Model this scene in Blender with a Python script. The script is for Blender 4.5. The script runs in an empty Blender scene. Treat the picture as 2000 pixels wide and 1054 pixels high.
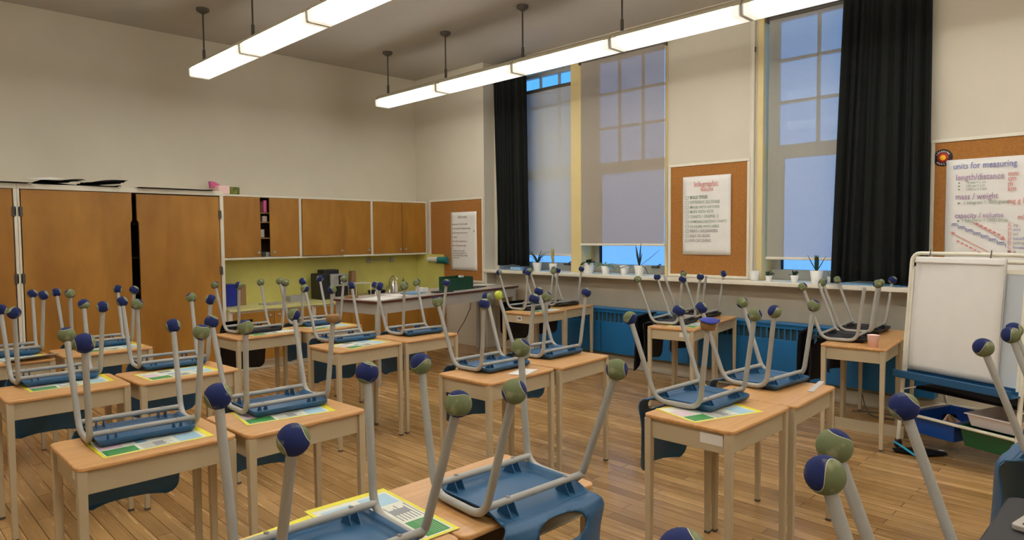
import bpy, bmesh, math, random
from mathutils import Vector, Matrix, Quaternion, noise
random.seed(7)
S = bpy.context.scene
COL = S.collection
PI = math.pi

# ---------------------------------------------------------------- camera
R_ = Vector((0.70625567, 0.70791827, -0.00739257))
U_ = Vector((-0.03049989, 0.04085735, 0.99869937))
W_ = Vector((-0.70729957, 0.70511162, -0.05044717))
CAM = Vector((0, 0, 1.6))
cd = bpy.data.cameras.new('camera'); cam = bpy.data.objects.new('camera', cd); COL.objects.link(cam)
cam.matrix_world = Matrix(((R_.x, U_.x, -W_.x, CAM.x), (R_.y, U_.y, -W_.y, CAM.y), (R_.z, U_.z, -W_.z, CAM.z), (0, 0, 0, 1)))
cd.sensor_width = 36; cd.lens = 1320.03 * 36 / 2000; cd.clip_start = .02; cd.clip_end = 200
S.camera = cam
# ---------------------------------------------------------------- world, exposure
S.view_settings.view_transform = 'Standard'; S.view_settings.look = 'None'
S.view_settings.gamma = 1; S.view_settings.use_curve_mapping = False
S.view_settings.exposure = 0.30
wd = bpy.data.worlds.new('dusk_sky'); S.world = wd; wd.use_nodes = True
nt = wd.node_tree; nt.nodes.clear()
o_ = nt.nodes.new('ShaderNodeOutputWorld'); bg = nt.nodes.new('ShaderNodeBackground')
tc = nt.nodes.new('ShaderNodeTexCoord'); sp = nt.nodes.new('ShaderNodeSeparateXYZ'); cr = nt.nodes.new('ShaderNodeValToRGB')
nt.links.new(tc.outputs['Generated'], sp.inputs[0]); nt.links.new(sp.outputs['Z'], cr.inputs[0])
cr.color_ramp.elements[0].position = 0.0; cr.color_ramp.elements[0].color = (.16, .42, 1.0, 1)
cr.color_ramp.elements[1].position = .45; cr.color_ramp.elements[1].color = (.05, .42, 1.0, 1)
nt.links.new(cr.outputs[0], bg.inputs[0]); bg.inputs[1].default_value = 1.15
nt.links.new(bg.outputs[0], o_.inputs[0])
LENS_EMIT = 9.5

# ---------------------------------------------------------------- materials
def lin(c):
    return tuple(((v / 255) / 12.92 if v / 255 <= .04045 else ((v / 255 + .055) / 1.055) ** 2.4) for v in c) + (1,)
def mat(name, rgb, rough=.6, metal=0, noise_amt=0, scale=8, bump=0, spec=None):
    m = bpy.data.materials.new(name); m.use_nodes = True; n = m.node_tree; b = n.nodes['Principled BSDF']
    b.inputs['Base Color'].default_value = lin(rgb); b.inputs['Roughness'].default_value = rough; b.inputs['Metallic'].default_value = metal
    if spec is not None: b.inputs['Specular IOR Level'].default_value = spec
    tc = n.nodes.new('ShaderNodeTexCoord'); nz = n.nodes.new('ShaderNodeTexNoise'); nz.inputs['Scale'].default_value = scale; nz.inputs['Detail'].default_value = 6
    n.links.new(tc.outputs['Object'], nz.inputs['Vector'])
    mx = n.nodes.new('ShaderNodeMix'); mx.data_type = 'RGBA'; mx.blend_type = 'MULTIPLY'
    mr = n.nodes.new('ShaderNodeMapRange'); mr.inputs[1].default_value = .3; mr.inputs[2].default_value = .7
    mr.inputs[3].default_value = 1 - noise_amt; mr.inputs[4].default_value = 1.0 + noise_amt * .3
    n.links.new(nz.outputs['Fac'], mr.inputs[0])
    mx.inputs[0].default_value = 1; mx.inputs[6].default_value = lin(rgb)
    n.links.new(mr.outputs[0], mx.inputs[7]); n.links.new(mx.outputs[2], b.inputs['Base Color'])
    if bump:
        bp = n.nodes.new('ShaderNodeBump'); bp.inputs['Strength'].default_value = bump; bp.inputs['Distance'].default_value = .01
        n.links.new(nz.outputs['Fac'], bp.inputs['Height']); n.links.new(bp.outputs[0], b.inputs['Normal'])
    return m
def wood(name, c1, c2, rough=.4, stretch=(1, 1, 12), scale=3, blot=.15):
    m = bpy.data.materials.new(name); m.use_nodes = True; n = m.node_tree; b = n.nodes['Principled BSDF']
    tc = n.nodes.new('ShaderNodeTexCoord'); mp = n.nodes.new('ShaderNodeMapping'); mp.inputs['Scale'].default_value = stretch
    n.links.new(tc.outputs['Object'], mp.inputs[0])
    nz = n.nodes.new('ShaderNodeTexNoise'); nz.inputs['Scale'].default_value = scale; nz.inputs['Detail'].default_value = 8; nz.inputs['Distortion'].default_value = .6
    n.links.new(mp.outputs[0], nz.inputs['Vector'])
    cr = n.nodes.new('ShaderNodeValToRGB'); cr.color_ramp.elements[0].position = .3; cr.color_ramp.elements[1].position = .7
    cr.color_ramp.elements[0].color = lin(c1); cr.color_ramp.elements[1].color = lin(c2)
    n.links.new(nz.outputs['Fac'], cr.inputs[0])
    n2 = n.nodes.new('ShaderNodeTexNoise'); n2.inputs['Scale'].default_value = 2.2; n2.inputs['Detail'].default_value = 3; n.links.new(tc.outputs['Object'], n2.inputs['Vector'])
    mr = n.nodes.new('ShaderNodeMapRange'); mr.inputs[3].default_value = 1 - blot; mr.inputs[4].default_value = 1 + blot
    n.links.new(n2.outputs['Fac'], mr.inputs[0])
    mx = n.nodes.new('ShaderNodeMix'); mx.data_type = 'RGBA'; mx.blend_type = 'MULTIPLY'; mx.inputs[0].default_value = 1
    n.links.new(cr.outputs[0], mx.inputs[6]); n.links.new(mr.outputs[0], mx.inputs[7]); n.links.new(mx.outputs[2], b.inputs['Base Color'])
    b.inputs['Roughness'].default_value = rough
    return m
def floor_mat():
    m = bpy.data.materials.new('hardwood_strip_floor'); m.use_nodes = True; n = m.node_tree; b = n.nodes['Principled BSDF']; L = n.links
    tc = n.nodes.new('ShaderNodeTexCoord')
    br = n.nodes.new('ShaderNodeTexBrick'); br.offset = .37; br.offset_frequency = 2
    br.inputs['Scale'].default_value = 1; br.inputs['Brick Width'].default_value = 1.15; br.inputs['Row Height'].default_value = .082
    br.inputs['Mortar Size'].default_value = .0022; br.inputs['Mortar Smooth'].default_value = .3; br.inputs['Bias'].default_value = 0
    br.inputs['Color1'].default_value = lin((166, 126, 76)); br.inputs['Color2'].default_value = lin((204, 162, 106)); br.inputs['Mortar'].default_value = lin((104, 70, 38))
    L.new(tc.outputs['Object'], br.inputs['Vector'])
    mp = n.nodes.new('ShaderNodeMapping'); mp.inputs['Scale'].default_value = (.55, 11, 1); L.new(tc.outputs['Object'], mp.inputs[0])
    nz = n.nodes.new('ShaderNodeTexNoise'); nz.inputs['Scale'].default_value = 3; nz.inputs['Detail'].default_value = 8; L.new(mp.outputs[0], nz.inputs['Vector'])
    mr = n.nodes.new('ShaderNodeMapRange'); mr.inputs[1].default_value = .25; mr.inputs[2].default_value = .75; mr.inputs[3].default_value = .80; mr.inputs[4].default_value = 1.12
    L.new(nz.outputs['Fac'], mr.inputs[0])
    mx = n.nodes.new('ShaderNodeMix'); mx.data_type = 'RGBA'; mx.blend_type = 'MULTIPLY'; mx.inputs[0].default_value = 1
    L.new(br.outputs['Color'], mx.inputs[6]); L.new(mr.outputs[0], mx.inputs[7])
    n2 = n.nodes.new('ShaderNodeTexNoise'); n2.inputs['Scale'].default_value = 1.1; n2.inputs['Detail'].default_value = 5; L.new(tc.outputs['Object'], n2.inputs['Vector'])
    m2 = n.nodes.new('ShaderNodeMapRange'); m2.inputs[1].default_value = .3; m2.inputs[2].default_value = .7; m2.inputs[3].default_value = .74; m2.inputs[4].default_value = 1.12
    L.new(n2.outputs['Fac'], m2.inputs[0])
    mx2 = n.nodes.new('ShaderNodeMix'); mx2.data_type = 'RGBA'; mx2.blend_type = 'MULTIPLY'; mx2.inputs[0].default_value = 1
    L.new(mx.outputs[2], mx2.inputs[6]); L.new(m2.outputs[0], mx2.inputs[7]); L.new(mx2.outputs[2], b.inputs['Base Color'])
    m3 = n.nodes.new('ShaderNodeMapRange'); m3.inputs[1].default_value = .3; m3.inputs[2].default_value = .7; m3.inputs[3].default_value = .13; m3.inputs[4].default_value = .32
    L.new(nz.outputs['Fac'], m3.inputs[0]); L.new(m3.outputs[0], b.inputs['Roughness'])
    bp = n.nodes.new('ShaderNodeBump'); bp.inputs['Strength'].default_value = .15; bp.inputs['Distance'].default_value = .003
    L.new(br.outputs['Fac'], bp.inputs['Height']); bp.invert = True
    bp2 = n.nodes.new('ShaderNodeBump'); bp2.inputs['Strength'].default_value = .04; bp2.inputs['Distance'].default_value = .004
    L.new(nz.outputs['Fac'], bp2.inputs['Height']); L.new(bp.outputs[0], bp2.inputs['Normal']); L.new(bp2.outputs[0], b.inputs['Normal'])
    return m
def ball_mat(name, ca, cb, k=1.5):
    m = bpy.data.materials.new(name); m.use_nodes = True; n = m.node_tree; b = n.nodes['Principled BSDF']; L = n.links
    tc = n.nodes.new('ShaderNodeTexCoord'); nm = n.nodes.new('ShaderNodeVectorMath'); nm.operation = 'NORMALIZE'; L.new(tc.outputs['Object'], nm.inputs[0])
    sx = n.nodes.new('ShaderNodeSeparateXYZ'); L.new(nm.outputs[0], sx.inputs[0])
    def ma(op, a, bb):
        q = n.nodes.new('ShaderNodeMath'); q.operation = op
        for i, v in enumerate((a, bb)):
            if isinstance(v, (int, float)): q.inputs[i].default_value = v
            else: L.new(v, q.inputs[i])
        return q.outputs[0]
    f = ma('ADD', sx.outputs['Z'], ma('MULTIPLY', ma('SUBTRACT', ma('MULTIPLY', sx.outputs['X'], sx.outputs['X']), ma('MULTIPLY', sx.outputs['Y'], sx.outputs['Y'])), k))
    nz = n.nodes.new('ShaderNodeTexNoise'); nz.inputs['Scale'].default_value = 55; nz.inputs['Detail'].default_value = 5; L.new(tc.outputs['Object'], nz.inputs['Vector'])
    f = ma('ADD', f, ma('MULTIPLY', ma('SUBTRACT', nz.outputs['Fac'], .5), .12))
    cr = n.nodes.new('ShaderNodeValToRGB'); e = cr.color_ramp.elements; cr.color_ramp.interpolation = 'LINEAR'
    e[0].position = .465; e[0].color = lin(cb); e[1].position = .535; e[1].color = lin(ca)
    q = e.new(.482); q.color = lin((205, 200, 170)); q = e.new(.518); q.color = lin((205, 200, 175))
    L.new(ma('ADD', ma('MULTIPLY', f, .5), .5), cr.inputs[0])
    n3 = n.nodes.new('ShaderNodeTexNoise'); n3.inputs['Scale'].default_value = 30; n3.inputs['Detail'].default_value = 4; L.new(tc.outputs['Object'], n3.inputs['Vector'])
    mr = n.nodes.new('ShaderNodeMapRange'); mr.inputs[1].default_value = .58; mr.inputs[2].default_value = .72; mr.inputs[3].default_value = 0; mr.inputs[4].default_value = .38; L.new(n3.outputs['Fac'], mr.inputs[0])
    mx = n.nodes.new('ShaderNodeMix'); mx.data_type = 'RGBA'; L.new(mr.outputs[0], mx.inputs[0]); L.new(cr.outputs[0], mx.inputs[6]); mx.inputs[7].default_value = lin((190, 188, 150))
    L.new(mx.outputs[2], b.inputs['Base Color']); b.inputs['Roughness'].default_value = .9; b.inputs['Sheen Weight'].default_value = .0
    bp = n.nodes.new('ShaderNodeBump'); bp.inputs['Strength'].default_value = .35; bp.inputs['Distance'].default_value = .002; L.new(nz.outputs['Fac'], bp.inputs['Height']); L.new(bp.outputs[0], b.inputs['Normal'])
    return m
def blind_mat(name, rgb, thru):
    m = bpy.data.materials.new(name); m.use_nodes = True; n = m.node_tree; n.nodes.clear(); L = n.links
    o = n.nodes.new('ShaderNodeOutputMaterial'); d = n.nodes.new('ShaderNodeBsdfDiffuse'); t = n.nodes.new('ShaderNodeBsdfTranslucent'); tr = n.nodes.new('ShaderNodeBsdfTransparent')
    tc = n.nodes.new('ShaderNodeTexCoord'); w = n.nodes.new('ShaderNodeTexNoise'); w.inputs['Scale'].default_value = 160; L.new(tc.outputs['Object'], w.inputs['Vector'])
    mx = n.nodes.new('ShaderNodeMix'); mx.data_type = 'RGBA'; mx.blend_type = 'MULTIPLY'; mx.inputs[0].default_value = .25; mx.inputs[6].default_value = lin(rgb); L.new(w.outputs['Fac'], mx.inputs[7])
    L.new(mx.outputs[2], d.inputs[0]); t.inputs[0].default_value = lin(rgb)
    a = n.nodes.new('ShaderNodeMixShader'); a.inputs[0].default_value = .04; L.new(d.outputs[0], a.inputs[1]); L.new(t.outputs[0], a.inputs[2])
    b = n.nodes.new('ShaderNodeMixShader'); b.inputs[0].default_value = thru; L.new(a.outputs[0], b.inputs[1]); L.new(tr.outputs[0], b.inputs[2])
    L.new(b.outputs[0], o.inputs[0]); return m
def emit_mat(name, rgb, s):
    m = bpy.data.materials.new(name); m.use_nodes = True; b = m.node_tree.nodes['Principled BSDF']
    b.inputs['Base Color'].default_value = lin((240, 240, 235)); b.inputs['Emission Color'].default_value = lin(rgb); b.inputs['Emission Strength'].default_value = s; b.inputs['Roughness'].default_value = .3
    return m
def lens_mat():
    m = emit_mat('fluorescent_lens', (252, 251, 246), 1); n = m.node_tree; b = n.nodes['Principled BSDF']; L = n.links
    tc = n.nodes.new('ShaderNodeTexCoord'); sx = n.nodes.new('ShaderNodeSeparateXYZ'); L.new(tc.outputs['Object'], sx.inputs[0])
    a = n.nodes.new('ShaderNodeMath'); a.operation = 'ABSOLUTE'; L.new(sx.outputs['Y'], a.inputs[0])
    c = n.nodes.new('ShaderNodeValToRGB'); e = c.color_ramp.elements   # prismatic bottom: bright lines under the two tubes, greyer between
    e[0].position = 0; e[0].color = (.04, .04, .04, 1); e[1].position = 1; e[1].color = (.40, .40, .40, 1)
    for p_, v_ in ((.016, .040), (.028, .95), (.064, .95), (.077, .042), (.098, .044), (.103, .40)): q = e.new(p_); q.color = (v_, v_, v_, 1)
    L.new(a.outputs[0], c.inputs[0]); k = n.nodes.new('ShaderNodeMath'); k.operation = 'MULTIPLY'; k.inputs[1].default_value = LENS_EMIT * 2.3
    L.new(c.outputs[0], k.inputs[0]); L.new(k.outputs[0], b.inputs['Emission Strength']); return m
def glass_mat(name):
    m = bpy.data.materials.new(name); m.use_nodes = True; n = m.node_tree; n.nodes.clear(); L = n.links
    o = n.nodes.new('ShaderNodeOutputMaterial'); g = n.nodes.new('ShaderNodeBsdfGlossy'); g.inputs['Roughness'].default_value = .03; tr = n.nodes.new('ShaderNodeBsdfTransparent'); tr.inputs[0].default_value = (.93, .96, .97, 1)
    fr = n.nodes.new('ShaderNodeLayerWeight'); p5 = n.nodes.new('ShaderNodeMath'); p5.operation = 'POWER'; p5.inputs[1].default_value = 5; L.new(fr.outputs['Facing'], p5.inputs[0]); ad = n.nodes.new('ShaderNodeMath'); ad.operation = 'ADD'; ad.inputs[1].default_value = .03; ad.use_clamp = True; L.new(p5.outputs[0], ad.inputs[0])
    b = n.nodes.new('ShaderNodeMixShader'); L.new(ad.outputs[0], b.inputs[0]); L.new(tr.outputs[0], b.inputs[1]); L.new(g.outputs[0], b.inputs[2]); L.new(b.outputs[0], o.inputs[0]); return m
M = dict(
 wall=mat('cream_wall_paint', (211, 202, 182), .75, noise_amt=.07, scale=1.3),
 ceil=mat('ceiling_paint', (184, 177, 166), .85, noise_amt=.06, scale=1.1),
 trim=mat('cream_trim_paint', (226, 219, 200), .5, noise_amt=.06, scale=5),
 yellow=mat('yellow_casing_paint', (222, 200, 140), .5, noise_amt=.05, scale=5),
 sash=mat('window_sash_paint', (176, 172, 158), .5, noise_amt=.06, scale=6),
 dark=mat('dark_gap', (22, 18, 16), .8),
 floor=floor_mat(),
 cab=wood('cabinet_door_plywood', (152, 101, 30), (176, 124, 46), .42, (1.3, 1.3, .35), 3.5, .26),
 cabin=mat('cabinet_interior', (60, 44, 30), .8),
 top=wood('maple_desk_top', (203, 150, 92), (222, 172, 114), .33, (14, 1.2, 1), 2.5, .12),
 metal=mat('beige_painted_metal', (196, 180, 148), .5, noise_amt=.06, scale=6),
 tube=mat('grey_powder_coated_tube', (172, 170, 162), .42, noise_amt=.1, scale=12),
 screw=mat('steel_screw', (140, 138, 130), .3, .9),
 blue=mat('blue_plastic', (44, 92, 130), .42, noise_amt=.12, scale=9),
 black=mat('black_plastic', (34, 33, 38), .5, noise_amt=.2, scale=9),
 cloth=mat('black_cloth', (17, 16, 20), .95, noise_amt=.3, scale=20, bump=.3, spec=.2),
 curtain=mat('charcoal_curtain_cloth', (30, 32, 30), .95, noise_amt=.15, scale=15, spec=.2),
 navyg=ball_mat('navy_and_green_felt', (24, 38, 92), (112, 120, 82)),
 yelg=ball_mat('yellow_and_green_felt', (190, 200, 70), (125, 132, 90)),
 brown=mat('tan_rubber', (150, 112, 66), .7, noise_amt=.15, scale=30),
 cork=mat('cork_board', (172, 115, 52), .9, noise_amt=.22, scale=90, bump=.2),
 paper=mat('white_paper', (232, 229, 222), .8, noise_amt=.04, scale=6),
 rad=mat('blue_radiator_paint', (20, 105, 160), .42, noise_amt=.1, scale=6),
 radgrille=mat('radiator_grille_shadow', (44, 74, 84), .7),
 green_lam=mat('lime_laminate', (212, 204, 112), .5, noise_amt=.06, scale=7),
 counter=mat('pale_lime_counter', (214, 208, 140), .35, noise_amt=.05, scale=7),
 grey_lam=mat('grey_laminate', (178, 170, 160), .35, noise_amt=.06, scale=7),
 tabmet=mat('pale_grey_metal', (176, 172, 162), .5, noise_amt=.06, scale=7),
 redge=mat('maroon_edge', (88, 44, 38), .5),
 white=mat('white_plastic', (226, 224, 216), .4, noise_amt=.03),
 silver=mat('silver_plastic', (170, 170, 168), .35, .3),
 chrome=mat('chrome', (200, 200, 200), .15, 1),
 steel=mat('sink_steel', (120, 118, 112), .3, .8),
 binblue=mat('blue_bin_plastic', (14, 76, 168), .35),
 bluebox=mat('royal_blue_plastic', (20, 40, 150), .45),
 bingreen=mat('green_bin_plastic', (12, 88, 48), .35),
 folder=mat('dark_green_binder', (14, 66, 42), .5),
 traypink=mat('translucent_white_plastic', (236, 222, 216), .4),
 pink=mat('pink_plastic', (246, 206, 200), .5), hotpink=mat('hot_pink_paper', (214, 96, 150), .6),
 leaf=mat('dark_green_leaf', (42, 66, 44), .5, noise_amt=.3, scale=30), leafl=mat('pale_green_leaf', (120, 148, 110), .5, noise_amt=.3, scale=30),
 leafy=mat('yellowed_leaf', (186, 170, 104), .6, noise_amt=.25, scale=30), soil=mat('potting_soil', (42, 32, 24), .95),
 teal=mat('teal_paper', (30, 120, 120), .6), cyan=mat('cyan_strap', (40, 170, 215), .6), bag=mat('brown_paper_bag', (150, 116, 78), .8, noise_amt=.1),
 trayblue=mat('easel_tray_blue', (30, 86, 128), .4, noise_amt=.08),
 wboard=mat('whiteboard_surface', (198, 205, 210), .2),
 creamm=mat('cream_enamel_tube', (236, 231, 212), .4, noise_amt=.08, scale=14),
 lens=lens_mat(), tubelight=emit_mat('fluorescent_tube', (255, 252, 240), LENS_EMIT * 1.6),
 lampcase=mat('lamp_housing_enamel', (206, 198, 170), .45), rod=mat('pendant_rod_grey', (84, 78, 70), .5),
 lensend=emit_mat('lens_end_cap', (255, 246, 226), .02), lensdim=emit_mat('lens_dim_end', (255, 250, 232), .62),
 glass=glass_mat('window_glass'),
 b1=blind_mat('grey_blind_cloth', (206, 204, 194), .06), b2=blind_mat('taupe_blind_cloth', (182, 168, 150), .125), b3=blind_mat('light_grey_blind_cloth', (190, 184, 170), .28),
 mgreen=mat('mat_green', (44, 142, 60), .4), myellow=mat('mat_yellow', (238, 226, 40), .4), mwhite=mat('mat_white', (232, 232, 214), .35, noise_amt=.05, scale=40), mblue=mat('mat_light_blue', (172, 208, 224), .4), mgrey=mat('mat_print_grey', (150, 150, 150), .5), mpink=mat('mat_pink', (224, 198, 204), .5), mdb=mat('mat_mid_blue', (110, 165, 205), .4),
 ink_red=mat('red_marker', (214, 138, 134), .7), ink_green=mat('green_marker', (150, 170, 150), .7), ink_purple=mat('purple_marker', (172, 142, 176), .7), ink_blue=mat('blue_marker', (128, 134, 186), .7), ink_grey=mat('grey_marker', (150, 146, 144), .7), ink_brown=mat('brown_marker', (170, 140, 136), .7), ink_dgreen=mat('dark_green_marker', (110, 136, 112), .7),
 badge_black=mat('badge_black', (38, 38, 42), .6), badge_red=mat('badge_red', (190, 52, 44), .6), badge_yel=mat('badge_yellow', (248, 190, 30), .6), badge_txt=mat('badge_lettering', (214, 206, 196), .6),
 clear=glass_mat('clear_ruler_plastic'), wallpaint2=mat('lower_wall_paint', (200, 190, 168), .7, noise_amt=.12, scale=3), book=mat('dim_book_spines', (110, 60, 50), .8, noise_amt=.5, scale=40),
)
# ---------------------------------------------------------------- mesh helpers
class MB:
    def __init__(s): s.v = []; s.f = []; s.m = []; s.sm = []
    def add(s, vs, fs, mi=0, smooth=False, T=None):
        b = len(s.v); s.v += [(T @ Vector(v)) if T else Vector(v) for v in vs]
        for f in fs: s.f.append([i + b for i in f]); s.m.append(mi); s.sm.append(smooth)
        return s
    def box(s, x0, x1, y0, y1, z0, z1, mi=0, T=None):
        vs = [(x, y, z) for x in (x0, x1) for y in (y0, y1) for z in (z0, z1)]
        return s.add(vs, [(0, 1, 3, 2), (4, 6, 7, 5), (0, 4, 5, 1), (2, 3, 7, 6), (0, 2, 6, 4), (1, 5, 7, 3)], mi, False, T)
    def prism(s, pts, z0, z1, mi=0, T=None, axis='z'):
        n = len(pts)
        if axis == 'z': vs = [(x, y, z0) for x, y in pts] + [(x, y, z1) for x, y in pts]
        elif axis == 'x': vs = [(z0, x, y) for x, y in pts] + [(z1, x, y) for x, y in pts]
        else: vs = [(x, z0, y) for x, y in pts] + [(x, z1, y) for x, y in pts]
        return s.add(vs, [list(range(n))[::-1], list(range(n, 2 * n))] + [(i, (i + 1) % n, n + (i + 1) % n, n + i) for i in range(n)], mi, False, T)
    def tube(s, path, r, seg=12, mi=0, T=None, caps=True):
        P = [Vector(p) for p in path]; rs = r if isinstance(r, (list, tuple)) else [r] * len(P)
        rings = []; up = None
        for i, p in enumerate(P):
            d = (P[min(i + 1, len(P) - 1)] - P[max(i - 1, 0)]).normalized()
            if up is None: up = d.orthogonal().normalized()
            else: up = (up - d * up.dot(d)).normalized()
            q = d.cross(up)
            rings.append([p + (up * math.cos(a) + q * math.sin(a)) * rs[i] for a in [2 * PI * k / seg for k in range(seg)]])
        vs = [v for rg in rings for v in rg]; fs = []
        for i in range(len(P) - 1):
            for k in range(seg): fs.append((i * seg + k, i * seg + (k + 1) % seg, (i + 1) * seg + (k + 1) % seg, (i + 1) * seg + k))
        s.add(vs, fs, mi, True, T)
        if caps: s.add(rings[0] + rings[-1], [list(range(seg))[::-1], list(range(seg, 2 * seg))], mi, False, T)
        return s
    def lathe(s, prof, seg=24, mi=0, T=None):
        vs = [(r * math.cos(2 * PI * k / seg), r * math.sin(2 * PI * k / seg), z) for r, z in prof for k in range(seg)]
        fs = [(i * seg + k, i * seg + (k + 1) % seg, (i + 1) * seg + (k + 1) % seg, (i + 1) * seg + k) for i in range(len(prof) - 1) for k in range(seg)]
        s.add(vs, fs, mi, True, T)
        if prof[0][0] > 1e-4: s.add([vs[k] for k in range(seg)], [list(range(seg))[::-1]], mi, False, T)
        if prof[-1][0] > 1e-4: s.add([vs[(len(prof) - 1) * seg + k] for k in range(seg)], [list(range(seg))], mi, False, T)
        return s
    def grid(s, fn, nu, nv, mi=0, T=None, skip=None):
        vs = [fn(i / nu, j / nv) for j in range(nv + 1) for i in range(nu + 1)]
        fs = [(j * (nu + 1) + i, j * (nu + 1) + i + 1, (j + 1) * (nu + 1) + i + 1, (j + 1) * (nu + 1) + i) for j in range(nv) for i in range(nu) if not (skip and skip((i + .5) / nu, (j + .5) / nv))]
        return s.add(vs, fs, mi, True, T)
    def build(s, name, mats, parent=None, bevel=0, solid=0, solid_off=0, segs=2):
        me = bpy.data.meshes.new(name); me.from_pydata([tuple(v) for v in s.v], [], s.f)
        for m in (mats if isinstance(mats, (list, tuple)) else [mats]): me.materials.append(m)
        me.polygons.foreach_set('material_index', s.m); me.polygons.foreach_set('use_smooth', s.sm); me.update()
        bm = bmesh.new(); bm.from_mesh(me); bmesh.ops.delete(bm, geom=[v for v in bm.verts if not v.link_faces], context='VERTS')
        bmesh.ops.recalc_face_normals(bm, faces=bm.faces); bm.to_mesh(me); bm.free()
        o = bpy.data.objects.new(name, me); COL.objects.link(o)
        if parent: o.parent = parent
        if solid:
            md = o.modifiers.new('thickness', 'SOLIDIFY'); md.thickness = solid; md.offset = solid_off
        if bevel:
            md = o.modifiers.new('bevel', 'BEVEL'); md.width = bevel; md.segments = segs; md.limit_method = 'ANGLE'; md.angle_limit = math.radians(40)
        return o
def fillet(pts, r, n=6):
    P = [Vector(p) for p in pts]; out = [P[0]]
    for i in range(1, len(P) - 1):
        a = (P[i - 1] - P[i]); b = (P[i + 1] - P[i]); ra = min(r, a.length * .48, b.length * .48)
        A = P[i] + a.normalized() * ra; B = P[i] + b.normalized() * ra
        for k in range(n + 1):
            t = k / n; out.append(A * (1 - t) ** 2 + P[i] * 2 * t * (1 - t) + B * t * t)
    out.append(P[-1]); return out
def rrect(x0, x1, y0, y1, r, n=4):
    out = []
    for cx, cy, a0 in ((x1 - r, y1 - r, 0), (x0 + r, y1 - r, PI / 2), (x0 + r, y0 + r, PI), (x1 - r, y0 + r, 1.5 * PI)):
        for k in range(n + 1): out.append((cx + r * math.cos(a0 + k * PI / 2 / n), cy + r * math.sin(a0 + k * PI / 2 / n)))
    return out
def empty(name, loc, rz=0):
    o = bpy.data.objects.new(name, None); COL.objects.link(o); o.location = loc; o.rotation_euler = (0, 0, rz); o.empty_display_size = .1; return o
def tag(o, label, cat, group=None):
    o['label'] = label; o['category'] = cat
    if group: o['group'] = group
    return o
def struct(o): o['kind'] = 'structure'; return o
def copy_tree(o, parent=None):
    c = o.copy(); COL.objects.link(c)
    if parent: c.parent = parent
    for ch in list(kids.get(o.name, [])):
        d = copy_tree(ch, c)
        kids.setdefault(c.name, []).append(d)
    return c
kids = {}
def K(o, parent):
    kids.setdefault(parent.name, []).append(o); return o
def text_mesh(name, s, size, m, mtx, parent=None, bold=0, align='LEFT', thick=.0006, xs=1.0):
    c = bpy.data.curves.new(name, 'FONT'); c.body = s; c.size = size; c.align_x = align; c.offset = bold; c.extrude = thick; c.resolution_u = 2
    t = bpy.data.objects.new(name, c); COL.objects.link(t); bpy.context.view_layer.update()
    me = bpy.data.meshes.new_from_object(t.evaluated_get(bpy.context.evaluated_depsgraph_get()))
    bpy.data.objects.remove(t); me.transform(mtx @ Matrix.Diagonal((xs, 1, 1, 1))); me.materials.clear(); me.materials.append(m)
    o = bpy.data.objects.new(name, me); COL.objects.link(o)
    if parent: o.parent = parent
    return o
def T3(x, y, z): return Matrix.Translation((x, y, z))
def RZ(a): return Matrix.Rotation(a, 4, 'Z')
FACE = Matrix.Rotation(PI / 2, 4, 'X')     # text standing upright, facing -Y

# ---------------------------------------------------------------- room shell
XW, YB, YW, ZC = -8.68, 6.52, 6.72, 4.04
XR, YF = 2.4, -1.9
struct(MB().box(XW - .15, XR + .15, YF - .15, YW + .4, -.12, 0).build('floor', M['floor']))
struct(MB().box(XW - .15, XR + .15, YF - .15, YW + .4, ZC, ZC + .12).build('ceiling', M['ceil']))
struct(MB().box(XW - .15, XW, YF - .15, YW + .4, 0, ZC).build('wall_left', M['wall']))
struct(MB().box(XR, XR + .15, YF - .15, YW + .4, 0, ZC).build('wall_right', M['wall']))
struct(MB().box(XW, XR, YF - .15, YF, 0, ZC).build('wall_front', M['wall']))
struct(MB().box(XW, -7.09, YB, YW + .38, 0, ZC).build('wall_corner', M['wall'], bevel=.006))
b = MB()
WY = YW + .38
b.box(-7.09, XR, YW, WY, 0, 1.085, 1)
for a0, a1 in ((-7.09, -7.0), (-4.23, -3.16), (-1.78, XR)): b.box(a0, a1, YW, WY, 1.085, ZC)
b.box(-7.0, -4.23, YW, WY, 3.83, ZC); b.box(-3.16, -1.78, YW, WY, 3.83, ZC)
struct(b.build('wall_back', [M['wall'], M['wallpaint2']]))
struct(MB().box(-7.09, XR, YB - .03, YW + .3, 1.085, 1.125).build('trim_1', M['trim'], bevel=.006)); bpy.data.objects['trim_1']['label'] = 'cream window sill shelf'
struct(MB().box(-7.09, XR, YW - .03, YW, 0, .13).box(-7.09, XR, YW - .045, YW, 0, .02).build('baseboard_back', M['wall'], bevel=.004))
struct(MB().box(-8.0, -7.09, YB - .02, YB, 0, .12).box(-7.09, -7.07, YB - .02, YW - .03, 0, .12).build('baseboard_corner', M['wall'], bevel=.004))
struct(MB().box(-5.64, -5.47, YW - .02, WY, 1.125, 3.83).build('trim_2', M['yellow'], bevel=.004))
struct(MB().box(-3.16, -3.10, YW - .012, YW + .26, 1.125, 3.83).build('trim_3', M['yellow'], bevel=.004))
struct(MB().box(-4.25, -4.22, YW - .012, YW + .26, 1.125, 3.83).build('trim_4', M['yellow'], bevel=.004))
struct(MB().tube([(-3.205, YW - .02, 1.13), (-3.205, YW - .02, ZC)], .018, 10).box(-3.24, -3.225, YW - .012, YW, 1.13, ZC).build('trim_5', M['trim']))
struct(MB().tube([(-7.075, YB + .012, .0), (-7.075, YB + .012, 1.08)], .012, 8).build('trim_6', M['trim']))
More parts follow.
